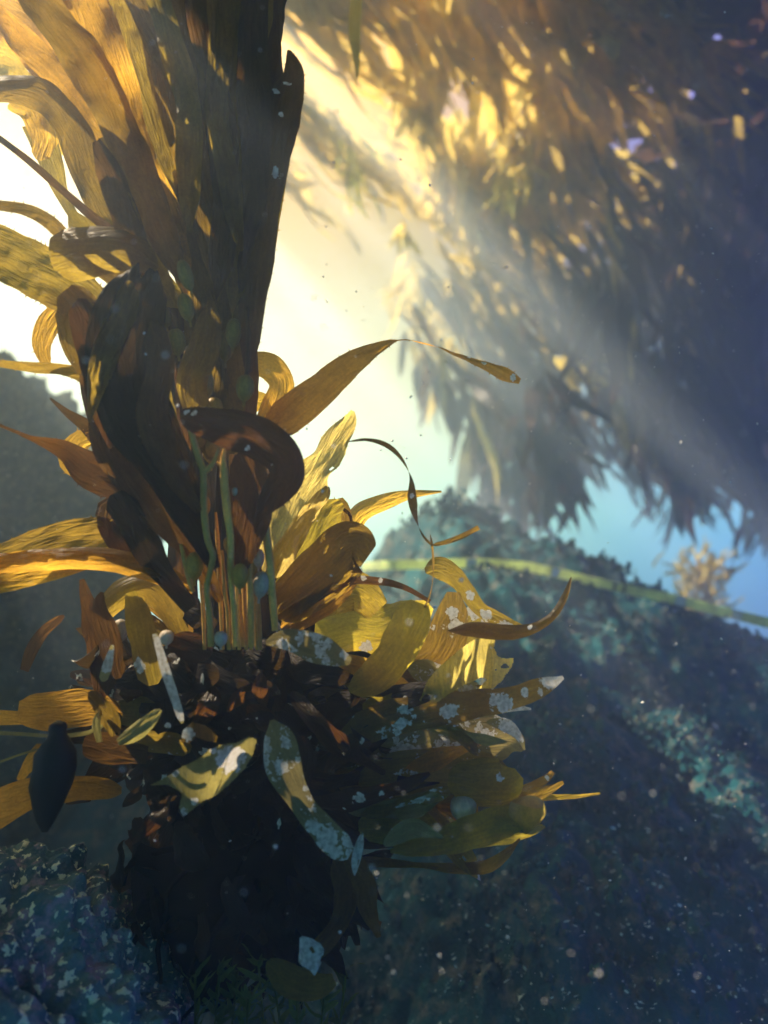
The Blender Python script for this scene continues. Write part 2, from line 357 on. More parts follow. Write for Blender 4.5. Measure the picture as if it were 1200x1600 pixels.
# ---------------------------------------------------------------- kelp ribbons
def ribbon(mb, pts, nu=8, step=.006, twist=None, ruffle=0.0, rfreq=60, cup=0.0, corr=.0012, teeth=0.0, torn=0.0, tipcut=0.0,
           crust=None, seed=0, edge=.06):
    """pts: world (x,y,z,w). Grows a blade along them, its width seen face on unless twisted (degrees per point)."""
    tw = twist if twist else [0] * len(pts)
    if len(tw) < len(pts): tw = catmull([(t,) for t in tw], len(pts)); tw = [t[0] for t in tw]
    full = [(*p, t) for p, t in zip(pts, tw)]
    L = sum((Vector(a[:3]) - Vector(b[:3])).length for a, b in zip(pts, pts[1:]))
    n = max(8, min(160, int(L / step)))
    sp = catmull(full, n)
    vs = []; uvs = []; cr = []; s = 0; prev = None; grid = []; Sprev = None
    for i, q_ in enumerate(sp):
        c = Vector(q_[:3]); w = max(q_[3], .0006); a = R(q_[4])
        nx = Vector(sp[min(i + 1, n - 1)][:3]); pv_ = Vector(sp[max(i - 1, 0)][:3]); T = (nx - pv_).normalized()
        S0 = T.cross(Vector((0, 1, 0)))
        if Sprev is not None:
            if S0.length < .25: S0 = Sprev - T * Sprev.dot(T)
            S0.normalize()
            if S0.dot(Sprev) < 0: S0 = -S0
            S0 = (S0 * .35 + (Sprev - T * Sprev.dot(T)) * .65).normalized()
        S0.normalize(); Sprev = S0.copy()
        Nn = S0.cross(T)
        S = S0 * math.cos(a) + Nn * math.sin(a); Nn = S.cross(T)
        if i: s += (c - prev).length
        prev = c; v = i / (n - 1); w *= .35 + .65 * min(1, v / .10)
        row = []
        for k in range(nu + 1):
            u = -1 + 2 * k / nu; side = 1 if u > 0 else -1
            e = 1 + edge * n2(s * 45, side * 3.3, 1, seed) + edge * 2 * n2(s * 12, side * 7.7, 1, seed + 1)
            if torn: e -= torn * max(0, n2(s * 30, side * 2.2, 1, seed + 5) + .1) * 1.4
            x = u * w / 2 * e
            z = cup * u * u * w + ruffle * abs(u) ** 1.5 * math.sin(s * rfreq + side * 1.3 + seed + 1.5 * n2(s * 9, side, 1, seed + 2))
            z += corr * n2(x * 230 + 3 * n2(s * 20, x * 50, 1, seed), s * 26, 1, seed + 3) + corr * 1.5 * n2(x * 40, s * 14, 1, seed + 4)
            row.append(len(vs)); vs.append(c + S * x + Nn * z); uvs.append((x, s))
            cv = 0.0
            if crust:
                for (cvv, cuu, rr) in crust:
                    dd = math.hypot((v - cvv) * L, (u - cuu) * w / 2) / rr
                    cv = max(cv, 1.25 - dd * .8)
            cr.append(max(0, min(cv, 1)))
        grid.append(row)
        if teeth and i % 2 == 0 and .02 < v < .97:
            for k in (0, nu):
                side = -1 if k == 0 else 1
                if rnd.random() < .75:
                    e0 = vs[row[k]]; tl = teeth * rnd.uniform(.5, 1.2)
                    tipp = e0 + S * side * tl + T * tl * rnd.uniform(-.1, .8) + Nn * tl * rnd.uniform(-.3, .3)
                    b0 = e0 - T * tl * .22 - S * side * .0008; b1 = e0 + T * tl * .22 - S * side * .0008
                    q0 = len(vs); vs += [b0, b1, tipp]; uvs += [(side * w / 2, s)] * 3; cr += [0.0] * 3
                    grid.append(('t', q0))
    fs = [(g[1], g[1] + 1, g[1] + 2) for g in grid if g[0] == 't']
    rows = [g for g in grid if g[0] != 't']
    for i in range(len(rows) - 1):
        v = i / (len(rows) - 1)
        for k in range(nu):
            u = -1 + 2 * (k + .5) / nu
            if torn or tipcut:
                h = n2(v * L * 55, u * 1.6, 1, seed + 8)
                if torn and h > 1.0 - torn * 1.2: continue
                if tipcut and v > 1 - tipcut * (.35 + 1.1 * abs(n2(u * 2.6, 1, 1, seed + 6)) ): continue
            fs.append((rows[i][k], rows[i][k + 1], rows[i + 1][k + 1], rows[i + 1][k]))
    mb.add(vs, fs, uvs, cr)
def pix(pts, dd=0):
    """(px,py,w_px,depth) -> world points with metric width"""
    return [(*P(x, y, d + dd), w * (d + dd) / 1000) for x, y, w, d in pts]
def tube(mb, pts, sides=8, step=.006):
    n = max(6, int(sum((Vector(a[:3]) - Vector(b[:3])).length for a, b in zip(pts, pts[1:])) / step))
    sp = catmull(pts, n); vs = []; uvs = []; s = 0
    for i, q_ in enumerate(sp):
        c = Vector(q_[:3]); T = (Vector(sp[min(i + 1, n - 1)][:3]) - Vector(sp[max(i - 1, 0)][:3])).normalized()
        A = T.cross(Vector((0, 1, .13))).normalized(); B = T.cross(A)
        if i: s += (c - Vector(sp[i - 1][:3])).length
        for k in range(sides):
            a = 2 * math.pi * k / sides; r = q_[3] * (1 + .10 * n2(s * 60, a, 1, 4) + .16 * n2(s * 16, 2, 1, 9))
            vs.append(c + A * math.cos(a) * r + B * math.sin(a) * r); uvs.append((a * r, s))
    fs = [(i * sides + k, i * sides + (k + 1) % sides, (i + 1) * sides + (k + 1) % sides, (i + 1) * sides + k) for i in range(n - 1) for k in range(sides)]
    fs += [tuple(range(sides)), tuple((n - 1) * sides + k for k in range(sides))]
    mb.add(vs, fs, uvs)

# ---------------------------------------------------------------- distant kelp
# sun lanes: places (px, py, depth, radius, softness) the sun reaches through gaps in the floating canopy
LANES = [(700, 330, 1.4, 4.7, .030), (590, 390, 1.9, 4.4, .016), (620, 640, 1.7, 4.6, .05), (570, 680, 3.6, 4.8, .05), (440, 720, 4.8, 6.6, .30), (330, 560, 3.7, 5.5, .45),
         (200, 420, 3.5, 5.5, .45), (60, 330, 3.3, 5.5, .45), (560, 110, 5.6, 6.6, .16), (735, 60, 5.6, 6.6, .12), (860, 330, 5.4, 6.2, .10), (720, 300, 5.5, 6.2, .10), (640, 150, 3.5, 4.0, .13), (800, 235, 3.7, 4.1, .06), (630, 370, 4.7, 5.2, .12), (880, 590, 5.3, 6.0, .17),
         (1090, 880, 4.3, 5.3, .22), (1160, 640, 5.4, 5.9, .15), (130, 150, .9, 1.3, .11), (60, 60, .9, 1.3, .16),
         (500, 600, .8, 1.1, .12), (480, 780, .8, 1.1, .10), (560, 930, .85, 1.1, .08), (700, 1020, .8, 1.0, .07), (720, 1180, .8, 1.0, .07), (620, 1060, .82, 1.0, .04), (800, 1080, .8, .95, .04), (640, 1290, .85, 1, .04), (480, 1180, .76, .84, .03), (80, 860, .9, 1.1, .08), (820, 1260, .85, .95, .04)]
def on_reef(px, py):
    """where the pixel's sight line meets the reef"""
    lo = None; y = .6
    while y < 3.9:
        p = P(px, py, y)
        if p.z <= seabed_z(p.x, p.y): return p
        y += .04
    return None
for x_, y_, r_ in ((610, 878, .07), (655, 880, .06), (650, 955, .07), (590, 935, .08), (580, 830, .09), (560, 990, .06), *[(x_, 884 + (x_ - 740) * .19, .03) for x_ in range(700, 1200, 45)]):
    p_ = on_reef(x_, y_)
    if p_: LANES.append((x_, y_, p_.y - .03, p_.y + .03, r_))
def off_sun(v): return v - SUN * v.dot(SUN)
LANES = [(P(x, y, d0), P(x, y, d1), r) for x, y, d0, d1, r in LANES]
LANES = [(a_, b_, off_sun(a_), off_sun(b_ - a_), r) for a_, b_, r in LANES]
BEAMS = LANES[:4] + [l_ for l_ in LANES if abs(l_[4] - .22) < .001 or abs(l_[4] - .15) < .001]      # shafts no far leaf may cross
def blocks_lane(p, pad=0.0, lanes=None):
    pp = off_sun(p)
    for a_, b_, oa, ab, r in (lanes or LANES):
        u = max(0, min(1, (pp - oa).dot(ab) / ab.length_squared))
        if (pp - oa - ab * u).length < r + pad and (p - a_.lerp(b_, u)).dot(SUN) > .25: return True
    return False
def leaf(mb, base, direction, length, width, seed, nseg=7, droop=.3, face=None, nu=2):
    d = Vector(direction).normalized(); S = d.cross(Vector((rnd.uniform(-1, 1), rnd.uniform(-1, 1), rnd.uniform(-1, 1)))).normalized() if face is None else Vector(face)
    Nn = S.cross(d); vs = []; fs = []; uvs = []; c = Vector(base)
    for i in range(nseg + 1):
        v = i / nseg
        w = width * (min(1, v * 5 + .12)) * (1 - v ** 3) ** .8
        dd = (d + Vector((0, 0, -droop * v)) + Nn * .35 * math.sin(v * 5 + seed)).normalized()
        if i: c = c + dd * length / nseg
        for k in range(nu + 1):
            u = -1 + 2 * k / nu
            vs.append(c + S * w / 2 * u + Nn * (.12 * w * u * math.sin(v * 9 + seed))); uvs.append((u * w / 2, v * length))
    m = nu + 1
    for i in range(nseg):
        for k in range(nu): fs.append((i * m + k, i * m + k + 1, (i + 1) * m + k + 1, (i + 1) * m + k))
    mb.add(vs, fs, uvs)

# surface canopy: floating mat of blades overhead that shades everything except the lanes
def canopy():
    mb = MB(); mg = MB(); rr = random.Random(3); n = 0; CZ = 2.6
    while n < 19000:
        near = n % 2 > 0                                   # denser where the lanes come through
        x = rr.uniform(-5, 1.5) if near else rr.uniform(-8.5, 4.5); y = rr.uniform(.5, 6.5) if near else rr.uniform(-1.2, 9)
        p = Vector((x, y, CZ + rr.uniform(-.15, .2)))
        a = rr.uniform(0, 6.28); L = rr.uniform(.25, .42) if near else rr.uniform(.4, .6)
        D = Vector((math.cos(a), math.sin(a), rr.uniform(-.12, .12)))
        n += 1
        if y > 5.3 + .6 * N(p, 1, 3) and 600 + 1000 * x / y < 630: continue
        edge_ = (600 + 1000 * x / max(y, .5) - 900) / 260 + .9 * N(p, 1.1, 16)
        warm = x > -.8 and y > 2.6 and edge_ < rr.random()
        if warm and (rr.random() < .32 * min(1, max(0, 1 - edge_)) or N(p, 1.5, 6) > .22 + .2 * max(0, edge_)): continue
        wd = rr.uniform(.08, .12) if near else rr.uniform(.15, .25)
        if warm:
            a = .9 + 2.2 * N(p, .8, 31) + rr.gauss(0, .3); D = Vector((math.cos(a), math.sin(a), rr.uniform(-.8, -.05))).normalized(); L = rr.uniform(.4, .85); wd = rr.uniform(.05, .09)
        if any(blocks_lane(p + D * L * k / 6, .02) for k in range(7)): continue
        leaf(mg if (warm or (x < .6 and y > 2.2)) else mb, p, D, L, wd, rr.uniform(0, 6), 6 if warm else 4, 0, (-math.sin(a), math.cos(a), rr.uniform(-.2, .2)), 1)  # sunward blades take the lit colour, the rest the shaded one
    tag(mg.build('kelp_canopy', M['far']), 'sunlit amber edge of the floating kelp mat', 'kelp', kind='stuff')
    tag(mb.build('kelp_canopy', M['farshade']), 'floating mat of shaded dark kelp blades overhead at the surface', 'kelp', kind='stuff')
canopy()

# wall of distant kelp: its lower hem in photo pixels
hem = [(380, 280), (450, 330), (520, 400), (600, 510), (680, 640), (760, 780), (830, 820), (880, 775), (930, 735), (1000, 810), (1060, 830), (1100, 770), (1180, 830), (1300, 850), (1600, 800)]
def hem_at(x):
    for a, b in zip(hem, hem[1:]):
        if x <= b[0]: return a[1] + (b[1] - a[1]) * max(0, (x - a[0]) / (b[0] - a[0]))
    return 800
def forest():
    mbd = MB(); mbl = MB(); rr = random.Random(9)
    for i in range(12500):
        px = rr.uniform(430, 1750) if i % 7 else rr.uniform(400, 680); d = rr.uniform(5.2 if px < 900 else 4.3, 7.8)
        hy = hem_at(px) + 50 * n2(px * .02, 0, 1, 3)
        py = hy - (abs(rr.gauss(0, 1)) * 170 - 30 if rr.random() < .15 else 60 + rr.uniform(0, 1100))
        L = rr.uniform(.4, .95)
        py -= L * .75 * 1000 / d
        p = P(px, py, d)
        if p.z > 2.8: continue
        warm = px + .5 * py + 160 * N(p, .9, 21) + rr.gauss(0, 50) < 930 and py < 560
        lean = .3 + 1.5 * n2(p.x, p.z, 1.1, 2)
        dr = Vector((rr.gauss(lean, .22), rr.gauss(0, .25), -1 + rr.gauss(0, .2)))
        dens = N(p, .9, 5)
        if px < 650 + rr.gauss(0, 60) and py > 330 and dens < .05: continue
        if px < 660 and py < 300 and rr.random() < .6: d = rr.uniform(7, 8.6); p = P(px, py, d)
        if p.y < 6.4 and any(blocks_lane(p + dr * L * k_, .02, BEAMS) for k_ in (0, .25, .5, .75, 1)): continue
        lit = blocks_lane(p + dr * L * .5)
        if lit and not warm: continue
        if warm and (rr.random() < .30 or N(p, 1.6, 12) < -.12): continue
        fx = Vector((rr.gauss(0, 1), rr.gauss(0, .6), rr.gauss(0, .3)))
        leaf(mbl if (lit or rr.random() < (.75 if warm else .08)) else mbd, p, dr, L, rr.uniform(.05, .12), rr.uniform(0, 6), 7, .15, dr.cross(fx).cross(dr).normalized())  # blades lying in sun get the lit copy, most others the shaded
    tag(mbd.build('kelp_forest', M['farshade']), 'far-off mass of shaded dark kelp fading into violet blue water', 'kelp', kind='stuff')
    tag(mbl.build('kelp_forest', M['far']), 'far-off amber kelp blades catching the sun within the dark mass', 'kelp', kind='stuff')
forest()
def far_plant(name, label, cat, px, py, d, n, spread, L, w, mat, direction=(0, 0, -1), hgt=.5, seed=1, jit=.4):
    """a hanging or standing kelp frond: stipe plus a tuft of leaves"""
    rr = random.Random(seed); base = P(px, py, d); root = empty(name, base)
    st = MB(); D = Vector(direction).normalized()
    pts = [(*(base + D * hgt * t + Vector((.03 * math.sin(t * 5), 0, 0))), .008) for t in (0, .33, .66, 1)]
    tube(st, pts, 6, .05); st.build('stipe', M['stipe'] if mat != 'farshade' else M['farshade'], root, origin=base)
    mb = MB()
    for i in range(n):
        t = rr.random(); p = base + D * hgt * t + Vector((rr.gauss(0, spread * .3), rr.gauss(0, spread * .3), 0))
        dr = D * .9 + Vector((rr.gauss(0, jit), rr.gauss(0, jit), rr.gauss(0, jit * .6)))
        fx = Vector((rr.gauss(0, 1), rr.gauss(0, .6), rr.gauss(0, .3)))
        if any(blocks_lane(p + dr * L * k_, .03, BEAMS) for k_ in (0, .3, .6, 1)): continue
        leaf(mb, p, dr, L * rr.uniform(.6, 1.2), w * rr.uniform(.7, 1.2), rr.uniform(0, 6), 7, 0, dr.cross(fx).cross(dr).normalized())
    mb.build('foliage', M[mat], root, origin=base)
    return tag(root, label, cat, 'kelp plants beyond the reef')
far_plant('kelp_plant', 'pale yellow sunlit kelp standing behind the right end of the measuring tape', 'kelp', 1095, 970, 4.4, 170, .30, .20, .028, 'gold', (0, 0, 1), .45, 3, .9)
far_plant('kelp_plant', 'shaded kelp frond hanging its tip into the turquoise gap', 'kelp', 1010, 560, 4.35, 60, .3, .6, .1, 'farshade', (.15, 0, -1), .8, 4, .28)
far_plant('kelp_plant', 'dim ragged kelp frond hanging left of the turquoise gap', 'kelp', 845, 590, 4.35, 60, .35, .5, .09, 'farshade', (.25, 0, -1), .7, 5, .3)
far_plant('kelp_plant', 'brightest golden kelp tuft glinting at upper centre', 'kelp', 645, 95, 3.65, 60, .2, .26, .04, 'gold', (.05, 0, -1), .4, 6, .35)  # tufts in the sun gaps: their lit glow is put into pale gold
far_plant('kelp_plant', 'golden kelp tuft glowing inside a round halo, right of the brightest tuft', 'kelp', 800, 190, 3.85, 60, .18, .24, .04, 'gold', (0, 0, -1), .35, 7, .4)
far_plant('kelp_plant', 'small bright kelp tuft just above the long sun shaft', 'kelp', 540, 215, 4.0, 26, .16, .3, .035, 'gold', (.1, 0, -1), .3, 8, .35)
far_plant('kelp_plant', 'little golden kelp tuft on the sun shaft below the brightest tuft', 'kelp', 628, 345, 4.9, 24, .12, .22, .04, 'gold', (.1, 0, -1), .15, 9, .5)
far_plant('kelp_plant', 'loose amber kelp tuft past the tip of the long arching blade', 'kelp', 880, 560, 5.3, 36, .36, .34, .06, 'far', (.5, 0, -.5), .2, 10, .6)
mb = MB(); b0 = P(560, -40, 1.7); leaf(mb, b0, (-.02, 0, -1), .30, .032, 1, 24, 0, (1, .3, 0), 6)
tag(mb.build('loose_blade', M['brown'], origin=b0), 'thin dark blade hanging point down from the top edge', 'kelp')
mb = MB(); b0 = P(950, 55, 3.2); leaf(mb, b0, (.1, 0, -1), .14, .12, 2, 10, 0, (1, .2, 0), 5)
tag(mb.build('loose_blade', M['pale'], origin=b0), 'blunt pinkish blade drifting alone in violet water, upper right', 'kelp')

# ---------------------------------------------------------------- turf and shell bits on the reef (nobody could count them)
def blob(mb, c, r, seed, squash=1.0, nu=7, nv=5, amp=.35):
    vs = []; fs = []
    for j in range(nv + 1):
        th = math.pi * j / nv
        for i in range(nu):
            ph = 6.2832 * i / nu
            d = Vector((math.sin(th) * math.cos(ph), math.sin(th) * math.sin(ph), math.cos(th) * squash))
            vs.append(c + d * r * (1 + amp * N(d * 1.4, 1.7, seed)))
    for j in range(nv):
        for i in range(nu):
            a = j * nu + i; b = j * nu + (i + 1) % nu; fs.append((a, b, b + nu, a + nu))
    mb.add(vs, fs)
def turf():
    mb = MB(); rr = random.Random(21); ms = MB()
    for i in range(5200):
        y = rr.uniform(.9, 3.1); x = rr.uniform(-.6, 2.4)
        z = seabed_z(x, y); c = Vector((x, y, z))
        if N(c, 3.0, 8) + rr.gauss(0, .25) < .05: continue
        r = rr.uniform(.005, .014)
        for k in range(3):
            blob(mb, c + Vector((rr.gauss(0, r), rr.gauss(0, r), r * (.3 + k * .5))), r * rr.uniform(.5, 1), rr.uniform(0, 99), rr.uniform(.8, 1.7))
    for (x, y, h) in [(.345, 3.35, .09), (.33, 3.33, .06), (1.22, 3.0, .055), (1.0, 3.1, .04), (1.3, 2.96, .03), (.5, 3.3, .05), (.22, 3.4, .05), (1.5, 2.9, .03), (.9, 3.15, .03)]:
        for k in range(60):
            xx = x + rr.gauss(0, .07); c = Vector((xx, y + rr.gauss(0, .04), 0)); c.z = seabed_z(c.x, c.y) + rr.uniform(0, h)
            blob(mb, c, rr.uniform(.006, .013), rr.uniform(0, 99), 1.2)
    tag(mb.build('reef_turf', M['reef']), 'dark bushy turf growing over the reef slope', 'turf', kind='stuff')
    n = 0
    while n < 750:
        px = rr.uniform(520, 1200); py = 1600 - abs(rr.gauss(0, 240))
        if py < 960: continue
        n += 1
        if N(Vector((px / 90, py / 90, 0)), 1, 4) < -.1: continue
        p = on_reef(px, py)
        if not p: continue
        ms_r = rr.uniform(.0014, .0055) * p.y
        d = Vector((rr.gauss(0, 1), rr.gauss(0, .2), rr.gauss(.4, .6)))
        leaf(ms, p + Vector((0, -.02, .012)), d, ms_r * rr.uniform(1.0, 2.2), ms_r * rr.uniform(.8, 1.6), rr.uniform(0, 6), 3, .2, (1, rr.uniform(-.5, .5), 0))
    tag(ms.build('shell_bits', M['shell']), 'pale flecks of shell and worm tube strewn over the reef', 'shells', kind='stuff')
turf()
def snow():
    mb = MB(); rr = random.Random(5)
    for i in range(2600):
        d = .45 + 2.6 * rr.random() ** 1.3; px = rr.uniform(-30, 1230); py = rr.uniform(-30, 1630)
        if px < 480 and rr.random() < .6: continue
        c = P(px, py, d); r = (.0007 + .0016 * rr.random() ** 4) * (.7 + .35 * d)
        a, b, e = (Vector((rr.uniform(.6, 1.6), 0, rr.uniform(-.5, .5))) * r, Vector((0, r, 0)), Vector((rr.uniform(-.4, .4), 0, rr.uniform(.6, 1.4))) * r)
        mb.add([c + a, c - a, c + b, c - b, c + e, c - e], [(0, 2, 4), (2, 1, 4), (1, 3, 4), (3, 0, 4), (2, 0, 5), (1, 2, 5), (3, 1, 5), (0, 3, 5)])
    tag(mb.build('marine_snow', M['speck'], smooth=False), 'tiny pale particles drifting in the water', 'particles', kind='stuff')
snow()

# ---------------------------------------------------------------- measuring tape lying over the ridge
def tape():
    path = [(566, 886, 3.25), (600, 883, 3.2), (660, 882, 3.12), (740, 880, 3.05), (810, 884, 2.98), (867, 894, 2.93), (920, 907, 2.88), (985, 922, 2.80), (1060, 938, 2.72), (1130, 956, 2.65), (1200, 973, 2.58), (1260, 985, 2.5)]
    def seat(px, py, d):
        p = on_reef(px, py + 4)
        return P(px, py, p.y - .03) if p else P(px, py, d)
    raw = [seat(*p) for p in path]; ys = [p.y for p in raw]
    path = [(path[i][0], path[i][1], min(ys[max(0, i - 1):i + 2])) for i in range(len(path))]
    w = .042; root_p = P(*path[0]); root = empty('measuring_tape', root_p)
    sp = catmull([tuple(P(*p)) for p in path], 150); 
    def strip(lo, hi, off, ww, t0=0):
        mb = MB(); vs = []; fs = []; uv = []
        n = max(2, int((hi - lo) * 150)); a = lo * 149
        for i in range(n + 1):
            f = min(148.999, (lo + (hi - lo) * i / n) * 149); k = int(f); u = f - k
            c = Vector(sp[k]).lerp(Vector(sp[min(k + 1, 149)]), u); T = (Vector(sp[min(k + 1, 149)]) - Vector(sp[k])).normalized()
            tw = .35 + .35 * math.sin(f * .09)
            S = (Vector((0, -.1 - tw * .25, .95)) - T * T.dot(Vector((0, -.1 - tw * .25, .95)))).normalized(); Nn = T.cross(S)
            if Nn.y > 0: Nn = -Nn
            for q_ in (-1, 1):
                vs.append(c + S * (t0 + q_ * ww / 2) + Nn * (off + .0006)); uv.append((q_, i))
            for q_ in (1, -1): vs.append(c + S * (t0 + q_ * ww / 2) + Nn * (off - .0006)); uv.append((q_, i))
        for i in range(n):
            for k in range(4): fs.append((i * 4 + k, i * 4 + (k + 1) % 4, i * 4 + 4 + (k + 1) % 4, i * 4 + 4 + k))
        fs += [(0, 3, 2, 1), (n * 4, n * 4 + 1, n * 4 + 2, n * 4 + 3)]
        mb.add(vs, fs, uv); return mb
    strip(0, 1, 0, w).build('band', M['tape'], root, False, root_p)
    def frac(px):
        best = min(range(150), key=lambda i: abs(600 + sp[i][0] / sp[i][1] * 1000 - px)); return best / 149
    for px in (738, 867, 1064, 1153): f = frac(px); strip(f - .010, f + .010, .0018, w * .98).build('white_mark', M['tapewhite'], root, False, root_p)
    for px in (962, 974): f = frac(px); strip(f - .0022, f + .0022, .0018, w * .9).build('numeral', M['ink'], root, False, root_p)
    for i in range(24):
        f = .03 + .94 * i / 24 + .012 * rnd.random(); strip(f - .0007, f + .0007, .0018, w * .35, -w * .28).build('tick_mark', M['ink'], root, False, root_p)
    tag(root, 'yellow green measuring tape with pale squares stretched along the top of the reef', 'tape')
tape()

# ---------------------------------------------------------------- the giant kelp
KO = P(390, 1460, 1.0)
kelp = tag(empty('giant_kelp', KO), 'tall golden brown kelp with ruffled blades, pale stipes and gas bladders at left', 'kelp')
def blade(pts, mat, label=None, **k):
    mb = MB(); ribbon(mb, pix(pts), seed=rnd.uniform(0, 50), **k)
    o = mb.build('basal_blade' if pts[0][1] > 985 else 'blade', M[mat], kelp, origin=P(pts[0][0], pts[0][1], pts[0][3]))
    if label: o['label'] = label
    return o
D0 = .95
def B(pl, mat, d=D0, label=None, **k):
    if pl[0][1] > 985: k.setdefault('torn', .13)
    return blade([(p[0], p[1], p[2], p[3] if len(p) > 3 else d) for p in pl], mat, label, **k)
# the great fan of blades running up out of the frame
B([(388, 585, 25), (396, 440, 52), (415, 300, 56), (440, 180, 58), (458, 120, 40), (452, 80, 6)], 'red', .86, 'dark purplish blade with white flecks at the right edge of the fan', teeth=.003, crust=[(.75, .3, .006), (.45, -.3, .006), (.6, 0, .004), (.68, .7, .006)], corr=.003, ruffle=.003, torn=.06)
B([(392, 500, 20), (403, 430, 32), (420, 350, 34), (436, 260, 26), (443, 200, 4)], 'amber', .93, teeth=.004, ruffle=.003)
B([(392, 540, 12), (396, 500, 22), (400, 460, 20), (404, 420, 4)], 'brown', .9, teeth=.003)
def fan(x0, y0, x1, y1, w, m, d, bow=0, label=None, **k):
    pts = []
    for t, s_ in ((0, .35), (.2, .75), (.45, 1), (.7, 1.05), (.88, .9), (1, .7)):
        pts.append((x0 + (x1 - x0) * t ** 1.15 + bow * math.sin(t * 3.14) + 6 * math.sin(t * 9 + x1), y0 + (y1 - y0) * t, w * s_ * (1 + .12 * math.sin(t * 8 + w))))
    B(pts, m, d, label, ruffle=k.get('ruffle', .008), rfreq=rnd.uniform(28, 50), corr=.003, nu=10, twist=[rnd.uniform(-28, 28), rnd.uniform(-20, 20), rnd.uniform(-30, 30)], teeth=k.get('teeth', 0), torn=.05)
for a_ in [(375, 560, 405, -80, 82, 'red', .91, 6), (392, 500, 425, -70, 66, 'red', .97, -4), (365, 540, 372, -80, 78, 'red', .94, -8), (345, 540, 330, -80, 80, 'red', .98, 0), (335, 520, 285, -80, 84, 'brown', .90, -8),
           (320, 500, 250, -80, 84, 'brown', .93, 10), (315, 500, 205, -80, 80, 'brown', .97, -6), (300, 470, 150, -80, 88, 'brown', .92, 12), (290, 460, 95, -70, 70, 'amber', .88, 0), (280, 440, 40, -40, 64, 'brown', .85, 14),
           (360, 500, 352, -80, 56, 'brown', .86, 10), (345, 470, 300, -80, 50, 'red', .85, 18), (330, 450, 190, -60, 54, 'brown', .87, 22), (385, 420, 395, -80, 48, 'red', .84, 10), (310, 420, 120, -80, 40, 'amber', 1.0, 0),
           (350, 330, 440, -80, 60, 'dark', 1.0, 0), (300, 360, 230, -80, 44, 'olive', .84, 16), (365, 380, 340, -80, 38, 'brown', .83, -10), (270, 420, -10, 10, 44, 'amber', .93, 20), (375, 300, 420, -80, 40, 'brown', .86, 0),
           (350, 250, 385, -80, 60, 'dark', .9, 0), (310, 250, 270, -80, 60, 'dark', .95, 0)]: fan(*a_)
B([(235, 470, 20), (222, 420, 36), (200, 350, 46), (172, 270, 40), (150, 220, 14)], 'red', .84, corr=.003, ruffle=.004)
B([(230, 120, 90), (210, 60, 110), (180, 0, 110), (150, -80, 110)], 'amber', 1.05, ruffle=.01)
B([(180, 220, 40), (150, 130, 80), (110, 50, 90), (90, -60, 90)], 'amber', 1.10, ruffle=.01)
B([(130, 180, 30), (80, 100, 70), (30, 40, 80), (-40, 0, 80)], 'amber', 1.05, ruffle=.01)
B([(110, 240, 30), (60, 160, 70), (20, 100, 60), (-50, 70, 60)], 'amber', 1.12, ruffle=.012)
B([(230, 400, 30), (170, 330, 50), (130, 250, 60), (105, 190, 50), (60, 145, 50), (0, 135, 50), (-50, 160, 50)], 'brown', .90, 'arched olive brown blade bending over at the left edge', ruffle=.004, cup=.12)
B([(60, 250, 26), (70, 215, 45), (55, 170, 50), (20, 150, 40)], 'amber', .98, corr=.004, nu=10)
B([(120, 345, 14), (95, 300, 22), (75, 240, 40), (55, 190, 44)], 'brown', 1.0, corr=.004)
B([(200, 370, 30), (165, 320, 44), (140, 250, 50), (150, 170, 40)], 'brown', .99, ruffle=.004)
B([(270, 480, 22), (235, 400, 34), (195, 330, 30), (170, 270, 26), (158, 215, 10)], 'olive', .86, 'narrow olive green blade crossing the brown ones', corr=.001)
B([(215, 385, 10), (160, 350, 16), (100, 300, 18), (50, 255, 12), (-30, 195, 8)], 'red', .88, twist=[0, 30, 50, 20, 0])
B([(215, 455, 26), (160, 420, 26), (115, 385, 24), (75, 345, 22), (30, 325, 18), (-40, 318, 16)], 'brown', .85, 'thin arching blade curling out to the left edge', teeth=.0035)
B([(245, 420, 26), (200, 390, 62), (150, 385, 78), (100, 390, 84), (76, 392, 50)], 'brown', .83, 'broad folded blade with a blunt end over the glare', cup=.22, corr=.001, nu=12)
B([(290, 480, 20), (235, 440, 60), (190, 410, 80), (140, 370, 60), (110, 330, 10)], 'brown', .9, corr=.002)
B([(180, 520, 60), (120, 460, 76), (60, 425, 82), (0, 395, 80), (-50, 370, 70)], 'brown', .88, 'wrinkled blade with close wavy ridges reaching the left edge', corr=.0045, nu=12, step=.004, teeth=.0045)
B([(150, 590, 40), (130, 530, 70), (118, 480, 70), (100, 455, 30)], 'brown', .86, corr=.003, nu=10)
B([(76, 575, 12), (66, 540, 30), (78, 505, 38), (100, 480, 26)], 'amber', .9, teeth=.004)
B([(170, 640, 50), (140, 595, 32), (100, 578, 24), (50, 574, 18), (0, 568, 12), (-40, 560, 6)], 'brown', .88, twist=[0, 20, 50, 40, 30, 20], teeth=.0035)
B([(165, 690, 40), (135, 665, 22), (105, 645, 12), (78, 622, 3)], 'red', .9)
B([(200, 760, 60), (140, 735, 60), (100, 705, 42), (50, 685, 20), (0, 665, 10), (-40, 655, 5)], 'red', .86, 'narrow pointed blade stretching left over the dim rock', twist=[0, 10, 30, 60, 60, 50], teeth=.004)
B([(130, 740, 30), (115, 715, 50), (125, 690, 36), (150, 680, 20)], 'amber', .9, teeth=.005)
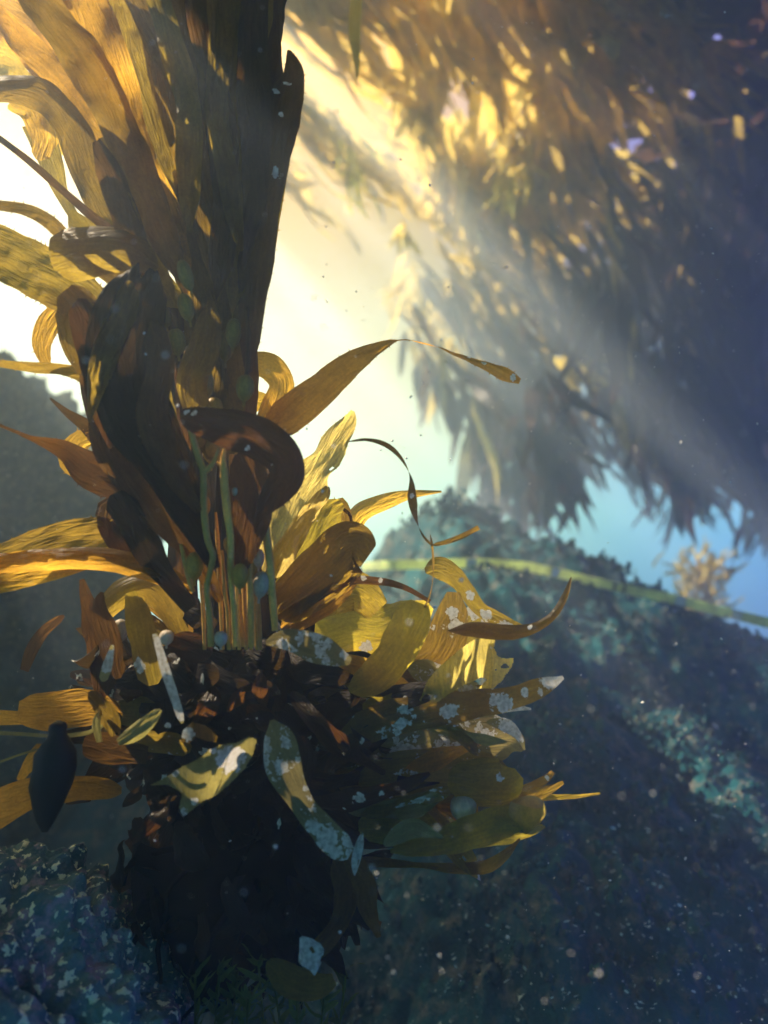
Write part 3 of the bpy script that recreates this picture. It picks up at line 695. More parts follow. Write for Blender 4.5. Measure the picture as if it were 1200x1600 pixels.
# the dark drape through the middle
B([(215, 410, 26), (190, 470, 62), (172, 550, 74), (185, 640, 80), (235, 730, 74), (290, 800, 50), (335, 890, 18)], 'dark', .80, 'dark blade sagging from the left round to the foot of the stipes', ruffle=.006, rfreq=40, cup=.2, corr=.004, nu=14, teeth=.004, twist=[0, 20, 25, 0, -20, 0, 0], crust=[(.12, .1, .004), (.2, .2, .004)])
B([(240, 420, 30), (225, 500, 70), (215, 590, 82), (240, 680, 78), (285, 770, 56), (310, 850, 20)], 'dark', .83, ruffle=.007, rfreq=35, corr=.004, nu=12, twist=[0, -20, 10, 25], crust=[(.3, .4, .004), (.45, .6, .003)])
B([(170, 560, 20), (165, 640, 56), (190, 720, 66), (245, 790, 60), (300, 860, 40), (345, 940, 12)], 'red', .84, ruffle=.006, corr=.003, teeth=.004)
B([(120, 470, 30), (135, 500, 44), (150, 560, 44), (160, 630, 34), (175, 700, 12)], 'red', .82, cup=-.25, corr=.003, ruffle=.004)
B([(260, 450, 30), (290, 560, 70), (310, 660, 60), (300, 760, 40), (290, 850, 14)], 'dark', .93, ruffle=.006)
B([(240, 480, 20), (255, 540, 40), (262, 610, 46), (270, 680, 30), (280, 720, 8)], 'brown', .95, teeth=.0045)
B([(250, 470, 16), (262, 520, 30), (275, 580, 30), (280, 630, 8)], 'amber', 1.0)
B([(236, 610, 10), (248, 650, 26), (255, 680, 24), (262, 700, 4)], 'amber', .98, teeth=.005)
B([(210, 500, 10), (216, 455, 16), (228, 425, 12)], 'amber', .84)
for x0, x1, m_, d_ in ((310, 300, 'red', .92), (350, 352, 'brown', .90), (330, 330, 'dark', .97), (375, 372, 'red', .94), (300, 325, 'brown', .89)):
    B([(x0, 400, 20), ((x0 + x1) / 2, 480, 55), (x1, 580, 60), (x1 + 5, 660, 46), (x1 + 8, 720, 8)], m_, d_, ruffle=.004)
B([(180, 770, 50), (215, 830, 48), (250, 890, 40), (300, 950, 24)], 'dark', .84, ruffle=.004)
B([(240, 830, 70), (180, 800, 60), (190, 850, 40), (215, 880, 10)], 'red', .9, corr=.003)
for x0, y0, x1, y1, w_, m_, d_ in ((330, 640, 350, 1010, 66, 'dark', 1.04), (385, 660, 400, 990, 60, 'red', 1.03), (300, 700, 290, 980, 60, 'dark', 1.06), (355, 700, 375, 1040, 70, 'dark', 1.08), (410, 880, 440, 1050, 50, 'red', 1.0), (260, 780, 300, 990, 40, 'red', 1.02)):
    B([(x0, y0, 20), ((2 * x0 + x1) / 3 + 8, (2 * y0 + y1) / 3, w_), ((x0 + 2 * x1) / 3 - 6, (y0 + 2 * y1) / 3, w_ * .9), (x1, y1, 14)], m_, d_, ruffle=.005, corr=.002)
B([(150, 500, 30), (150, 560, 50), (160, 640, 60), (190, 720, 50), (230, 800, 20)], 'red', .86, ruffle=.004, corr=.003, teeth=.0045)
B([(240, 500, 26), (250, 570, 44), (240, 650, 50), (270, 730, 44), (310, 800, 10)], 'red', .785, 'brown blade hanging over the widest dark blade', corr=.003, teeth=.003, ruffle=.004)
B([(330, 470, 26), (318, 540, 50), (300, 600, 50), (318, 670, 40), (330, 720, 8)], 'brown', .84, corr=.003, ruffle=.004)
B([(205, 440, 20), (190, 480, 50), (165, 540, 46), (150, 600, 30), (140, 660, 6)], 'brown', .79, corr=.004, nu=12, cup=.15)
# lower left arms
B([(210, 840, 46), (150, 845, 76), (90, 855, 80), (20, 878, 66), (-50, 900, 60)], 'brown', .90, 'broad rust brown blade lying level toward the left edge', corr=.004, nu=12, teeth=.0035)
B([(300, 925, 22), (240, 895, 36), (180, 878, 38), (110, 872, 34), (30, 878, 32), (-40, 885, 30)], 'amber', .84, 'golden ridged blade curving left below the rust brown one', corr=.004, cup=.3, nu=10)
B([(-50, 915, 40), (20, 905, 36), (90, 893, 24), (140, 885, 6)], 'amber', .88)
B([(100, 962, 10), (70, 985, 16), (50, 1015, 20), (38, 1048, 14)], 'red', .98)
# right-hand loops and arcs
B([(405, 672, 30), (440, 655, 56), (490, 618, 54), (545, 572, 40), (590, 545, 20), (628, 532, 8), (665, 538, 8), (705, 553, 12), (745, 568, 16), (785, 584, 24), (812, 596, 10)], 'amber', .90,  # amber colour stands in for backlight that the fan cuts off
  'long arching blade with a thin twisted tip, reaching into open water', corr=.003, nu=12, teeth=.004, twist=[0, 0, 0, 0, 10, 50, 70, 60, 40, 10, 0], crust=[(.70, .5, .004), (.76, .5, .004), (.82, .5, .004), (.95, 0, .006), (.64, 0, .004)])
B([(380, 575, 30), (400, 567, 36), (425, 576, 40), (440, 600, 38), (432, 635, 44), (418, 675, 50)], 'amber', .95, 'blade bent over like a knee beside the bladders', corr=.002, nu=10, teeth=.002, ruffle=.002)  # backlit glow put into the amber colour here too
B([(375, 490, 26), (392, 480, 30), (398, 500, 26), (385, 525, 12)], 'brown', .93)
B([(372, 640, 30), (395, 628, 34), (415, 632, 26), (425, 660, 30)], 'amber', .98)
B([(284, 642, 30), (305, 655, 44), (350, 668, 58), (400, 684, 66), (438, 712, 62), (446, 745, 56), (428, 772, 46), (408, 800, 22)], 'red', .78,
  'dark red brown blade looping in front of the stipes with spiny edges', teeth=.005, corr=.0012, nu=12, cup=.12, crust=[(.05, .2, .004), (.12, .4, .005), (.42, -.6, .004), (.6, -.7, .003)])
B([(372, 708, 36), (386, 740, 62), (392, 790, 68), (384, 840, 56), (374, 888, 26), (370, 905, 6)], 'red', .82, 'oval dark blade hanging in front of the stipes', teeth=.004, corr=.0015)
B([(418, 770, 14), (404, 800, 18), (410, 830, 12)], 'amber', .86)
B([(418, 905, 40), (438, 850, 60), (462, 790, 66), (495, 735, 58), (525, 690, 46), (545, 660, 24), (551, 642, 6)], 'gold', .98, 'pale gold blade with a shredded tip, brightest of the plant', torn=.28, teeth=.003, corr=.004, nu=14, ruffle=.004)
B([(425, 900, 40), (450, 855, 36), (478, 810, 30), (505, 775, 22), (512, 760, 8)], 'gold', .92, corr=.008, torn=.2, nu=12, step=.004, ruffle=.006)
B([(440, 950, 50), (468, 890, 60), (492, 840, 60), (515, 800, 44), (535, 786, 14)], 'olive', .94, corr=.003, nu=10, teeth=.0035)
B([(520, 785, 34), (535, 800, 30), (532, 822, 26), (522, 838, 14)], 'amber', .96, torn=.2)
B([(430, 960, 60), (470, 925, 80), (510, 890, 90), (548, 855, 86), (575, 870, 40)], 'brown', .90, 'square ended corrugated blade pointing up to the right', corr=.006, nu=14, step=.004)
B([(445, 980, 26), (490, 950, 40), (530, 930, 56), (560, 925, 60), (590, 955, 40)], 'brown', .97, corr=.005, nu=12, step=.004)
B([(440, 985, 30), (480, 960, 36), (520, 935, 34), (555, 905, 16)], 'amber', .93, torn=.25, corr=.004)
B([(450, 965, 24), (470, 925, 40), (485, 880, 44), (500, 850, 20)], 'amber', .97, corr=.004)
B([(455, 955, 16), (470, 915, 20), (480, 880, 16), (486, 862, 4)], 'gold', .93, corr=.003)
B([(455, 955, 20), (500, 930, 14), (545, 908, 14), (590, 908, 13), (630, 917, 9), (672, 940, 6)], 'red', .90, 'thin dark ribbon with white flecks bridging the pale gap', teeth=.0015, crust=[(.5, .4, .005), (.62, .3, .004), (.3, 0, .005)])
B([(545, 870, 20), (548, 830, 30), (565, 800, 30), (605, 782, 24), (645, 772, 13), (690, 768, 3)], 'amber', 1.0, 'short orange blade arching to a fine point', teeth=.0015, cup=.1)
B([(548, 835, 3), (548, 808, 5), (535, 795, 5), (515, 790, 6)], 'red', .96)
B([(545, 690, 10), (572, 687, 9), (602, 695, 10), (626, 716, 12), (641, 745, 13), (644, 780, 14), (650, 812, 11), (662, 838, 6), (676, 852, 4)], 'brown', .86, 'slim corkscrew ribbon hanging in a curl', twist=[60, 50, 30, 60, 100, 170, 240, 300, 330], corr=.001, crust=[(.6, 0, .003), (.5, .3, .003)])
B([(672, 835, 2), (676, 860, 5), (677, 890, 6), (673, 925, 6), (664, 950, 8)], 'brown', .86, twist=[0, 30, 60, 70, 40])
B([(676, 852, 6), (700, 846, 8), (722, 838, 9), (748, 824, 8)], 'brown', .88, torn=.1)
B([(664, 892, 22), (684, 888, 36), (704, 897, 34), (728, 922, 26), (748, 950, 24), (775, 968, 26), (815, 985, 16)], 'brown', .92, 'brown blade with a golden flared end beside the tape', torn=.15, crust=[(.55, .1, .007), (.75, -.2, .009), (.9, -.3, .008)], corr=.002)
B([(700, 985, 10), (740, 980, 26), (790, 987, 24), (830, 982, 17), (862, 962, 13), (882, 932, 10), (893, 902, 2)], 'brown', .86, 'slender blade curving up to a point like a tusk, right of the plant', cup=.4, twist=[40, 30, 20, 20, 30, 20, 0], crust=[(.5, .3, .003)])
# right-hand cluster over the holdfast
B([(430, 1060, 40), (480, 1010, 110), (545, 985, 120), (600, 985, 90), (650, 960, 50), (672, 945, 20)], 'olive', 1.0, ruffle=.006, cup=.1, crust=[(.5, -.5, .012)], corr=.001)
B([(480, 1075, 60), (560, 1040, 90), (620, 1010, 70), (640, 985, 30)], 'brown', 1.02)
B([(545, 1078, 24), (575, 1065, 52), (608, 1035, 58), (632, 995, 64), (648, 962, 58), (656, 942, 30)], 'olive', .86, 'smooth yellow olive tongue shaped blade in front of the cluster', cup=.1, corr=.0006)
B([(600, 1110, 40), (650, 1060, 60), (690, 1010, 66), (705, 965, 56), (708, 925, 20)], 'spot', .92, 'amber blade with two white patches, tip near the tape', corr=.001, crust=[(.68, -.35, .0125), (.80, .0, .010)])
B([(620, 1100, 40), (670, 1070, 80), (715, 1020, 90), (740, 975, 70), (748, 950, 30)], 'spot', .97, corr=.001, crust=[(.9, .3, .02), (.5, 0, .006)])
B([(480, 1090, 50), (560, 1110, 70), (640, 1085, 60), (690, 1070, 30)], 'brown', .95)
B([(530, 1155, 40), (600, 1125, 60), (680, 1108, 56), (750, 1100, 46), (800, 1090, 36), (845, 1074, 30), (880, 1058, 6)], 'spot', .86, 'long white tipped blade pointing right with round white rosettes', corr=.0008,
  crust=[(.97, 0, .022), (.89, .2, .012), (.62, -.3, .013), (.57, .1, .009), (.38, -.2, .011), (.74, .1, .007), (.24, .3, .008), (.82, -.4, .006)])
B([(660, 1120, 30), (720, 1112, 36), (770, 1104, 28), (830, 1108, 4)], 'crust', .90, crust=[(.9, 0, .02), (.7, .3, .012)], torn=.2)
B([(600, 1160, 30), (660, 1150, 50), (740, 1130, 60), (775, 1140, 20)], 'brown', .98)
B([(540, 1195, 40), (610, 1180, 80), (680, 1165, 110), (750, 1160, 100), (800, 1160, 50), (818, 1172, 8)], 'crust', .92, 'pale blade almost covered in lacy grey rings', corr=.0008, cup=.05, torn=.08)
B([(760, 1128, 10), (790, 1132, 22), (810, 1150, 12), (820, 1172, 2)], 'crust', .9, crust=[(.5, 0, .02)])
B([(560, 1220, 50), (640, 1215, 90), (720, 1215, 90), (775, 1205, 60), (790, 1195, 20)], 'spot', .89, cup=.08)
B([(700, 1220, 50), (750, 1225, 80), (790, 1225, 70), (812, 1210, 20)], 'olive', .87, 'blunt round ended olive blade with one grey fleck', cup=.15, crust=[(.6, .3, .007)])
B([(600, 1250, 40), (660, 1250, 70), (700, 1245, 60), (735, 1255, 20)], 'amber', .93)
B([(560, 1290, 40), (620, 1290, 70), (665, 1300, 60), (690, 1310, 20)], 'olive', .9)
B([(610, 1330, 14), (680, 1318, 40), (750, 1296, 60), (800, 1280, 50), (835, 1282, 12)], 'olive', .85, 'flat dark olive blade lying along the bottom of the cluster')
B([(650, 1330, 10), (720, 1310, 40), (790, 1300, 40), (830, 1296, 20), (848, 1290, 6)], 'olive', .92, torn=.15)
B([(600, 1320, 20), (640, 1296, 34), (670, 1300, 20), (692, 1308, 5)], 'pale', .84)
B([(760, 1290, 20), (800, 1285, 24), (830, 1296, 20), (852, 1292, 4)], 'pale', .86, torn=.1)
B([(740, 1250, 20), (790, 1246, 30), (825, 1232, 18), (852, 1218, 14), (864, 1206, 8)], 'brown', .90, torn=.2, crust=[(.8, 0, .005)])
B([(790, 1250, 14), (840, 1242, 20), (880, 1222, 6)], 'brown', .93)
B([(800, 1245, 16), (850, 1246, 12), (900, 1244, 7), (938, 1240, 3)], 'brown', .94, 'faint red brown streamer at the far right of the cluster')
B([(540, 1345, 16), (600, 1348, 14), (660, 1352, 10), (715, 1357, 17), (760, 1354, 20), (790, 1335, 14), (812, 1310, 3)], 'brown', .90, 'thin crinkled ribbon drooping under the cluster', twist=[0, 40, 60, 20, 10, 30, 60], torn=.1)
B([(425, 1125, 20), (438, 1160, 52), (446, 1205, 56), (470, 1250, 40), (500, 1290, 44), (530, 1322, 46), (548, 1334, 20)], 'crust', .80, 'hanging blade crusted white along its left margin', torn=.1, crust=[(.3, -.2, .009), (.18, .3, .007), (.75, -.3, .014), (.85, -.5, .010), (.65, -.4, .010)], corr=.001)
B([(470, 1150, 24), (475, 1190, 44), (470, 1230, 20)], 'dark', .82)
B([(554, 1368, 3), (556, 1345, 14), (562, 1320, 14), (566, 1300, 2)], 'crust', .82, 'small white leaf standing upright', crust=[(.5, 0, .03)])
B([(545, 1330, 26), (568, 1380, 36), (575, 1420, 30), (592, 1465, 8)], 'brown', .84)
B([(525, 1340, 30), (540, 1390, 40), (530, 1440, 30), (500, 1480, 30), (470, 1500, 20)], 'brown', .85, corr=.001)
B([(420, 1500, 30), (450, 1530, 56), (490, 1540, 50), (522, 1530, 20)], 'olive', .82, 'rounded olive flap at the bottom of the plant', torn=.15)
B([(470, 1465, 20), (485, 1485, 46), (492, 1505, 30), (490, 1525, 6)], 'crust', .80, 'bright white crusted scrap near the bottom', crust=[(.5, 0, .035)], torn=.5, ruffle=.006, rfreq=120)
B([(415, 1005, 14), (450, 1000, 34), (490, 1012, 48), (525, 1025, 34), (548, 1033, 12)], 'crust', .80, 'grey crusted blade lying level below the bladders', crust=[(.2, -.5, .008), (.85, .6, .008)], corr=.0008)
rr5 = random.Random(505)
for i in range(42):
    right = i < 31
    a_ = rr5.uniform(-.55, .45) if right else math.pi + rr5.uniform(-.7, .5)
    cx, cy = (rr5.uniform(500, 640), rr5.uniform(1010, 1300)) if right else (rr5.uniform(190, 330), rr5.uniform(1020, 1180))
    L_ = rr5.uniform(90, 190) if right else rr5.uniform(50, 110); w_ = rr5.uniform(22, 50); dx, dy = math.cos(a_), -math.sin(a_); k_ = rr5.uniform(-.3, .3)
    m_ = rr5.choice(['brown', 'olive', 'spot', 'crust', 'amber', 'spot', 'olive', 'pale'] if right else ['red', 'brown', 'spot', 'dark', 'red'])
    B([(cx + dx * L_ * t - dy * L_ * k_ * t * t, cy + dy * L_ * t + dx * L_ * k_ * t * t, w_ * q_) for t, q_ in ((0, .5), (.3, .95), (.6, 1), (.85, .7), (1, .15))], m_, rr5.uniform(.86, 1.0),
      torn=rr5.uniform(.15, .4), ruffle=rr5.uniform(.002, .007), rfreq=70, corr=.0015, nu=10, step=.004, twist=[rr5.uniform(-30, 30), rr5.uniform(-45, 45)], tipcut=rr5.choice([0, .15, .25]), crust=[(.97, rr5.uniform(-.5, .5), rr5.uniform(.006, .014))] if i % 2 == 0 else None)
# lower-left cluster
B([(160, 1090, 30), (158, 1020, 46), (142, 960, 34), (128, 905, 8)], 'red', .92, torn=.25)
B([(185, 1060, 30), (170, 1000, 40), (155, 950, 30), (160, 925, 6)], 'red', .88, torn=.3)
B([(240, 1070, 44), (225, 1010, 50), (215, 960, 40), (204, 925, 16)], 'olive', .86, torn=.15, crust=[(.2, .6, .008)])
B([(290, 1000, 30), (250, 935, 50), (215, 918, 50), (175, 940, 40), (150, 975, 20)], 'brown', .93, cup=.15)
B([(300, 990, 30), (270, 950, 50), (235, 925, 40), (230, 910, 10)], 'amber', .97, torn=.2)
B([(285, 1130, 12), (270, 1080, 14), (255, 1035, 14), (242, 990, 8)], 'crust', .79, 'narrow white strip standing left of the stipes', crust=[(.2, 0, .02), (.5, 0, .02), (.8, 0, .012)])
B([(160, 1065, 12), (168, 1040, 16), (176, 1008, 5)], 'crust', .84, crust=[(.6, 0, .014)])
B([(190, 1120, 30), (150, 1105, 56), (100, 1108, 64), (50, 1112, 56), (28, 1110, 30)], 'amber', .92, 'wide smooth amber blade lying level above the dark lump', corr=.0006)
B([(45, 1122, 20), (0, 1122, 24), (-50, 1120, 26)], 'amber', .95)
B([(180, 1115, 5), (150, 1140, 7), (100, 1150, 7), (50, 1148, 6), (-40, 1144, 6)], 'pale', .86)
B([(70, 1165, 26), (50, 1190, 24), (30, 1220, 10)], 'amber', .88)
B([(60, 1170, 4), (20, 1183, 4), (-20, 1198, 4)], 'pale', .88)
B([(190, 1235, 30), (130, 1232, 40), (60, 1238, 50), (10, 1255, 60), (-50, 1285, 60)], 'amber', .88, 'amber blade at the left edge below the dark lump', corr=.0006)
B([(158, 1110, 6), (150, 1130, 14), (155, 1160, 10)], 'pale', .84)
B([(252, 1108, 10), (230, 1130, 24), (205, 1148, 26), (186, 1158, 10)], 'pale', .80, 'straw coloured ribbed scrap in the lower left tangle', corr=.005, nu=10)
B([(130, 1160, 40), (170, 1170, 50), (230, 1180, 30)], 'red', .86)
B([(140, 1080, 20), (170, 1120, 30), (180, 1150, 14)], 'brown', .84, torn=.3)
# flat blades drawn as outlines: a notched antler-like one and a pointed star-like one
def outline(pts, holes, depth_f, mat, label, crust=None, step=2.2):
    """fills a pixel outline with a fine grid and bends it in depth; every vertex near the rim is moved onto it"""
    pl = [(a[0] + (b[0] - a[0]) * t + 1.2 * n2(a[0] + t * 9, b[1], .3, 1), a[1] + (b[1] - a[1]) * t + 1.2 * n2(a[0], b[1] + t * 9, .3, 2)) for a, b in zip(pts, pts[1:] + pts[:1]) for t in (0, .25, .5, .75)]
    hl = [[(cx + r * math.cos(a) * (1 + .2 * math.sin(3 * a)), cy + r * .6 * math.sin(a)) for a in [k * 6.2832 / 14 for k in range(14)]] for cx, cy, r in holes]
    def inside(x, y, poly):
        c = False; j = len(poly) - 1
        for i in range(len(poly)):
            if (poly[i][1] > y) != (poly[j][1] > y) and x < (poly[j][0] - poly[i][0]) * (y - poly[i][1]) / (poly[j][1] - poly[i][1]) + poly[i][0]: c = not c
            j = i
        return c
    x0 = min(p[0] for p in pl); x1 = max(p[0] for p in pl); y0 = min(p[1] for p in pl); y1 = max(p[1] for p in pl)
    idx = {}; vs = []; uv = []; cr = []; fs = []
    def ok(x, y): return inside(x, y, pl) and not any(inside(x, y, h) for h in hl)
    def vert(i, j):
        if (i, j) not in idx:
            x = x0 + i * step; y = y0 + j * step
            if not ok(x, y):                              # slide a rim vertex onto the outline
                best = min((((x - a) ** 2 + (y - b) ** 2), a, b) for P_ in [pl] + hl for a, b in
                           [(p[0] + (q_[0] - p[0]) * t, p[1] + (q_[1] - p[1]) * t) for p, q_ in zip(P_, P_[1:] + P_[:1]) for t in (0, .33, .66)])
                x, y = best[1], best[2]
            d = depth_f(x, y); idx[(i, j)] = len(vs); vs.append(P(x, y, d)); uv.append(((x - x0) / 1000 * d, (y - y0) / 1000 * d))
            c = 0
            if crust:
                for a, b, r in crust: c = max(c, 1.25 - math.hypot(x - a, y - b) / r * .8)
            cr.append(max(0, min(1, c)))
        return idx[(i, j)]
    for j in range(int((y1 - y0) / step) + 1):
        for i in range(int((x1 - x0) / step) + 1):
            if ok(x0 + (i + .5) * step, y0 + (j + .5) * step):
                fs.append((vert(i, j), vert(i, j + 1), vert(i + 1, j + 1), vert(i + 1, j)))
    mb = MB(); mb.add(vs, fs, uv, cr)
    o = mb.build('basal_blade', M[mat], kelp, origin=P(pl[0][0], pl[0][1], depth_f(*pl[0]))); o['label'] = label; return o
outline([(655, 1095), (668, 1062), (690, 1038), (722, 1012), (755, 990), (768, 984), (775, 992), (772, 1012), (779, 1026), (790, 1029), (803, 1027), (800, 1042), (786, 1062), (768, 1080), (745, 1078), (760, 1062), (752, 1058), (728, 1070), (706, 1082), (680, 1100)],
        [(789, 1041, 6), (775, 1046, 2)], lambda x, y: .84 + .0004 * (x - 655) + .012 * math.sin(x * .06), 'gold', 'light yellow blade notched like an antler, with torn holes', crust=[(768, 1012, 2)])
outline([(233, 1227), (262, 1212), (288, 1196), (312, 1184), (326, 1172), (345, 1163), (368, 1161), (388, 1150), (402, 1155), (396, 1178), (384, 1200), (362, 1222), (340, 1242), (318, 1252), (305, 1262), (286, 1277), (280, 1262), (284, 1240), (262, 1226)],
        [], lambda x, y: .78 + .018 * math.sin(x * .035) + .0003 * (y - 1200), 'pale', 'star shaped olive blade with a large oval white patch', crust=[(358, 1186, 21), (372, 1180, 12), (274, 1208, 6), (285, 1272, 9), (304, 1252, 6), (333, 1170, 7)])
outline([(282, 1160), (286, 1140), (300, 1128), (318, 1132), (332, 1140), (340, 1152), (338, 1160), (322, 1158), (306, 1152), (296, 1162)],
        [], lambda x, y: .79 + .01 * math.sin(x * .05), 'brown', 'small two toned scrap, half white, above the star shaped blade', crust=[(294, 1146, 11), (308, 1118, 8)])
outline([(236, 1100), (262, 1090), (276, 1112), (270, 1140), (246, 1148), (230, 1130)], [], lambda x, y: .82, 'dark', 'black flap with faint grey rings', crust=[(262, 1134, 5)])
# cup shaped bright tip
mb = MB(); vs = []; fs = []; c0 = P(818, 1264, .86)
for j in range(9):
    t = j / 8; rr_ = .004 + .022 * math.sin(min(1, t * 1.05) * 2.2)
    for i in range(18):
        a = 6.2832 * i / 18; k = 1 + .14 * math.sin(3 * a + 2 * t)
        vs.append(c0 + Vector((math.cos(a) * rr_ * k, math.sin(a) * rr_ * k * .7 - .01 * t, -.030 + .044 * t + .004 * math.sin(2 * a))))
for j in range(8):
    for i in range(18): fs.append((j * 18 + i, j * 18 + (i + 1) % 18, (j + 1) * 18 + (i + 1) % 18, (j + 1) * 18 + i))
mb.add(vs, fs); o = mb.build('basal_blade', M['gold'], kelp, origin=c0); o['label'] = 'bright yellow blade tip curled into a cup'

# stipes
def stipe(pts, label=None, r=5, d=.86, mat='stipe', branches=()):
    mb = MB()
    def go(p): tube(mb, [(*P(x, y, dd if dd else d), (rr_ if rr_ else r) * d / 1000) for x, y, rr_, dd in [(q_ + (None, None))[:4] for q_ in p]], 9, .008)
    go(pts)
    for b_ in branches: go(b_)
    o = mb.build('stipe', M[mat], kelp, origin=P(pts[-1][0], pts[-1][1], d))
    if label: o['label'] = label
stipe([(297, 660), (303, 690), (313, 722), (318, 738), (319, 800), (325, 845), (333, 868), (328, 895), (323, 920), (327, 960), (330, 1010)], 'pale stipe forking into a Y at its top', 5, .80,
      branches=[[(318, 740, 5), (328, 730, 4), (336, 718, 3), (342, 700, 2)]])
stipe([(352, 696, 1.5), (349, 715, 4), (350, 740, 6), (354, 790, 6), (360, 840), (361, 900), (366, 960), (368, 1010)], None, 5, .81, branches=[[(350, 738, 5), (345, 728, 3), (339, 722, 2)]])
stipe([(372, 700), (371, 800), (369, 880), (374, 950), (380, 1010)], None, 5, .85)
stipe([(362, 710), (364, 800), (372, 880), (384, 940), (388, 1010)], None, 4.5, .88)
stipe([(388, 880), (391, 930), (393, 1010)], None, 5, .83)
stipe([(380, 900), (383, 950), (381, 1010)], None, 4, .87)
stipe([(415, 740, 3), (412, 790, 6), (418, 850, 6), (424, 910, 6), (430, 985, 6)], 'straight stipe standing apart on the right of the bundle', 6, .84)
stipe([(283, 850, 3), (290, 880, 4), (296, 905, 4), (302, 925, 3)], None, 4, .83)
stipe([(386, 480, 3), (388, 540, 3), (384, 600, 3)], None, 3, .84, 'red')
stipe([(345, 430), (350, 560), (345, 700), (340, 860), (342, 1010)], None, 6, .95, 'red')
stipe([(330, 430), (322, 560), (310, 700), (300, 860), (310, 1010)], None, 6, .97, 'red')
for x_, y_, r_, d_ in ((366, 720, 3, .84), (377, 760, 3.5, .86), (385, 700, 3, .88), (358, 800, 3, .87), (394, 800, 3.5, .85), (399, 840, 3, .87), (350, 860, 3, .84), (340, 800, 3.2, .88), (312, 820, 3, .9)):
    stipe([(x_ - 3, y_, 2), (x_, y_ + 40), (x_ + 3, (y_ + 1010) / 2), (x_ + 6, 960), (x_ + 8, 1015)], None, r_, d_)
# gas bladders
def bladder(x, y, w, h, ang=0, d=.84, mat='float', label=None):
    mb = MB(); vs = []; fs = []; uv = []; c = P(x, y, d); k = d / 1000; ns, nr = 16, 20
    for j in range(nr + 1):
        t = j / nr; z = -.5 - .22 + t * 1.22                 # a neck below, a rounded top
        zz = (t - .18) / .82
        r = .07 if zz <= 0 else max(.5 * math.sqrt(max(0, 1 - (2 * zz - 1) ** 2)) * (1 - .12 * (1 - zz)), .07 if zz < .3 else 0)
        for i in range(ns):
            a = 6.2832 * i / ns; q_ = Vector((r * w * k * math.cos(a), r * w * k * math.sin(a), z * h * k))
            q_ = q_ * (1 + .04 * N(q_, 60, x)); q_.rotate(__import__('mathutils').Euler((0, R(ang), 0)))
            vs.append(c + q_); uv.append((a * .01, z * h * k))
    for j in range(nr):
        for i in range(ns): fs.append((j * ns + i, j * ns + (i + 1) % ns, (j + 1) * ns + (i + 1) % ns, (j + 1) * ns + i))
    mb.add(vs, fs, uv); o = mb.build('gas_bladder', M[mat], kelp, origin=c)
    if label: o['label'] = label
for a in [(375, 900, 28, 40, 0, .80, 'float', 'oval olive bladder with a dark rim, lowest of the stipe bundle'), (304, 884, 30, 44, 0, .82), (408, 913, 30, 42, 8, .84, 'grey', 'pale grey bladder at the right of the stipes'),
          (404, 872, 20, 30, 0, .85, 'grey'), (383, 606, 30, 42, 5, .82, 'float', 'round brown bladder beside the white gap'), (276, 534, 30, 42, -8, .86), (312, 682, 26, 40, 0, .84), (332, 702, 34, 46, 5, .85),
          (360, 855, 20, 34, -18, .83), (367, 768, 10, 14, 0, .82, 'grey'), (258, 494, 22, 34, -10, .88), (291, 480, 26, 44, -14, .86), (352, 540, 28, 48, 0, .88), (345, 998, 22, 24, 0, .80, 'grey', 'small pale ball at the foot of the stipes'),
          (260, 996, 24, 24, 0, .84, 'grey'), (417, 772, 14, 44, 0, .84), (262, 700, 26, 50, -12, .86), (320, 600, 30, 50, 0, .88), (365, 520, 26, 46, 4, .85), (300, 560, 26, 44, -8, .88), (290, 430, 24, 50, -18, .82), (335, 640, 28, 40, 0, .86), (188, 985, 26, 36, 0, .9, 'grey'), (318, 790, 22, 36, 0, .88), (724, 1262, 44, 44, 0, .88, 'grey', 'cloudy grey ball in the right hand cluster'), (764, 1266, 40, 34, 60, .90, 'grey')]:
    bladder(*a)

# holdfast: a tangle of roots under the plant, its shade put into their near-black colour
def holdfast():
    mb = MB(); rr = random.Random(31); lump = MB()
    cen = P(370, 1350, 1.02)
    blob(lump, cen, .125, 3.3, 1.3, 40, 30, .5)
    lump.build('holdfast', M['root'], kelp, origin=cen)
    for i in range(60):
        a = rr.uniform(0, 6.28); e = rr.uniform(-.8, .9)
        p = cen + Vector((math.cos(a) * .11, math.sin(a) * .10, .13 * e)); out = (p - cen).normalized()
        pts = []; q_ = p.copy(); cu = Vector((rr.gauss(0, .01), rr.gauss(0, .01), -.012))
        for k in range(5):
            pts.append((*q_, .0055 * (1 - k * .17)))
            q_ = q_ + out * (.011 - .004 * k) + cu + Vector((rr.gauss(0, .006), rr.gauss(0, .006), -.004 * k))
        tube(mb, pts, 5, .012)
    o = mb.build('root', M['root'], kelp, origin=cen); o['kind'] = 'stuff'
holdfast()
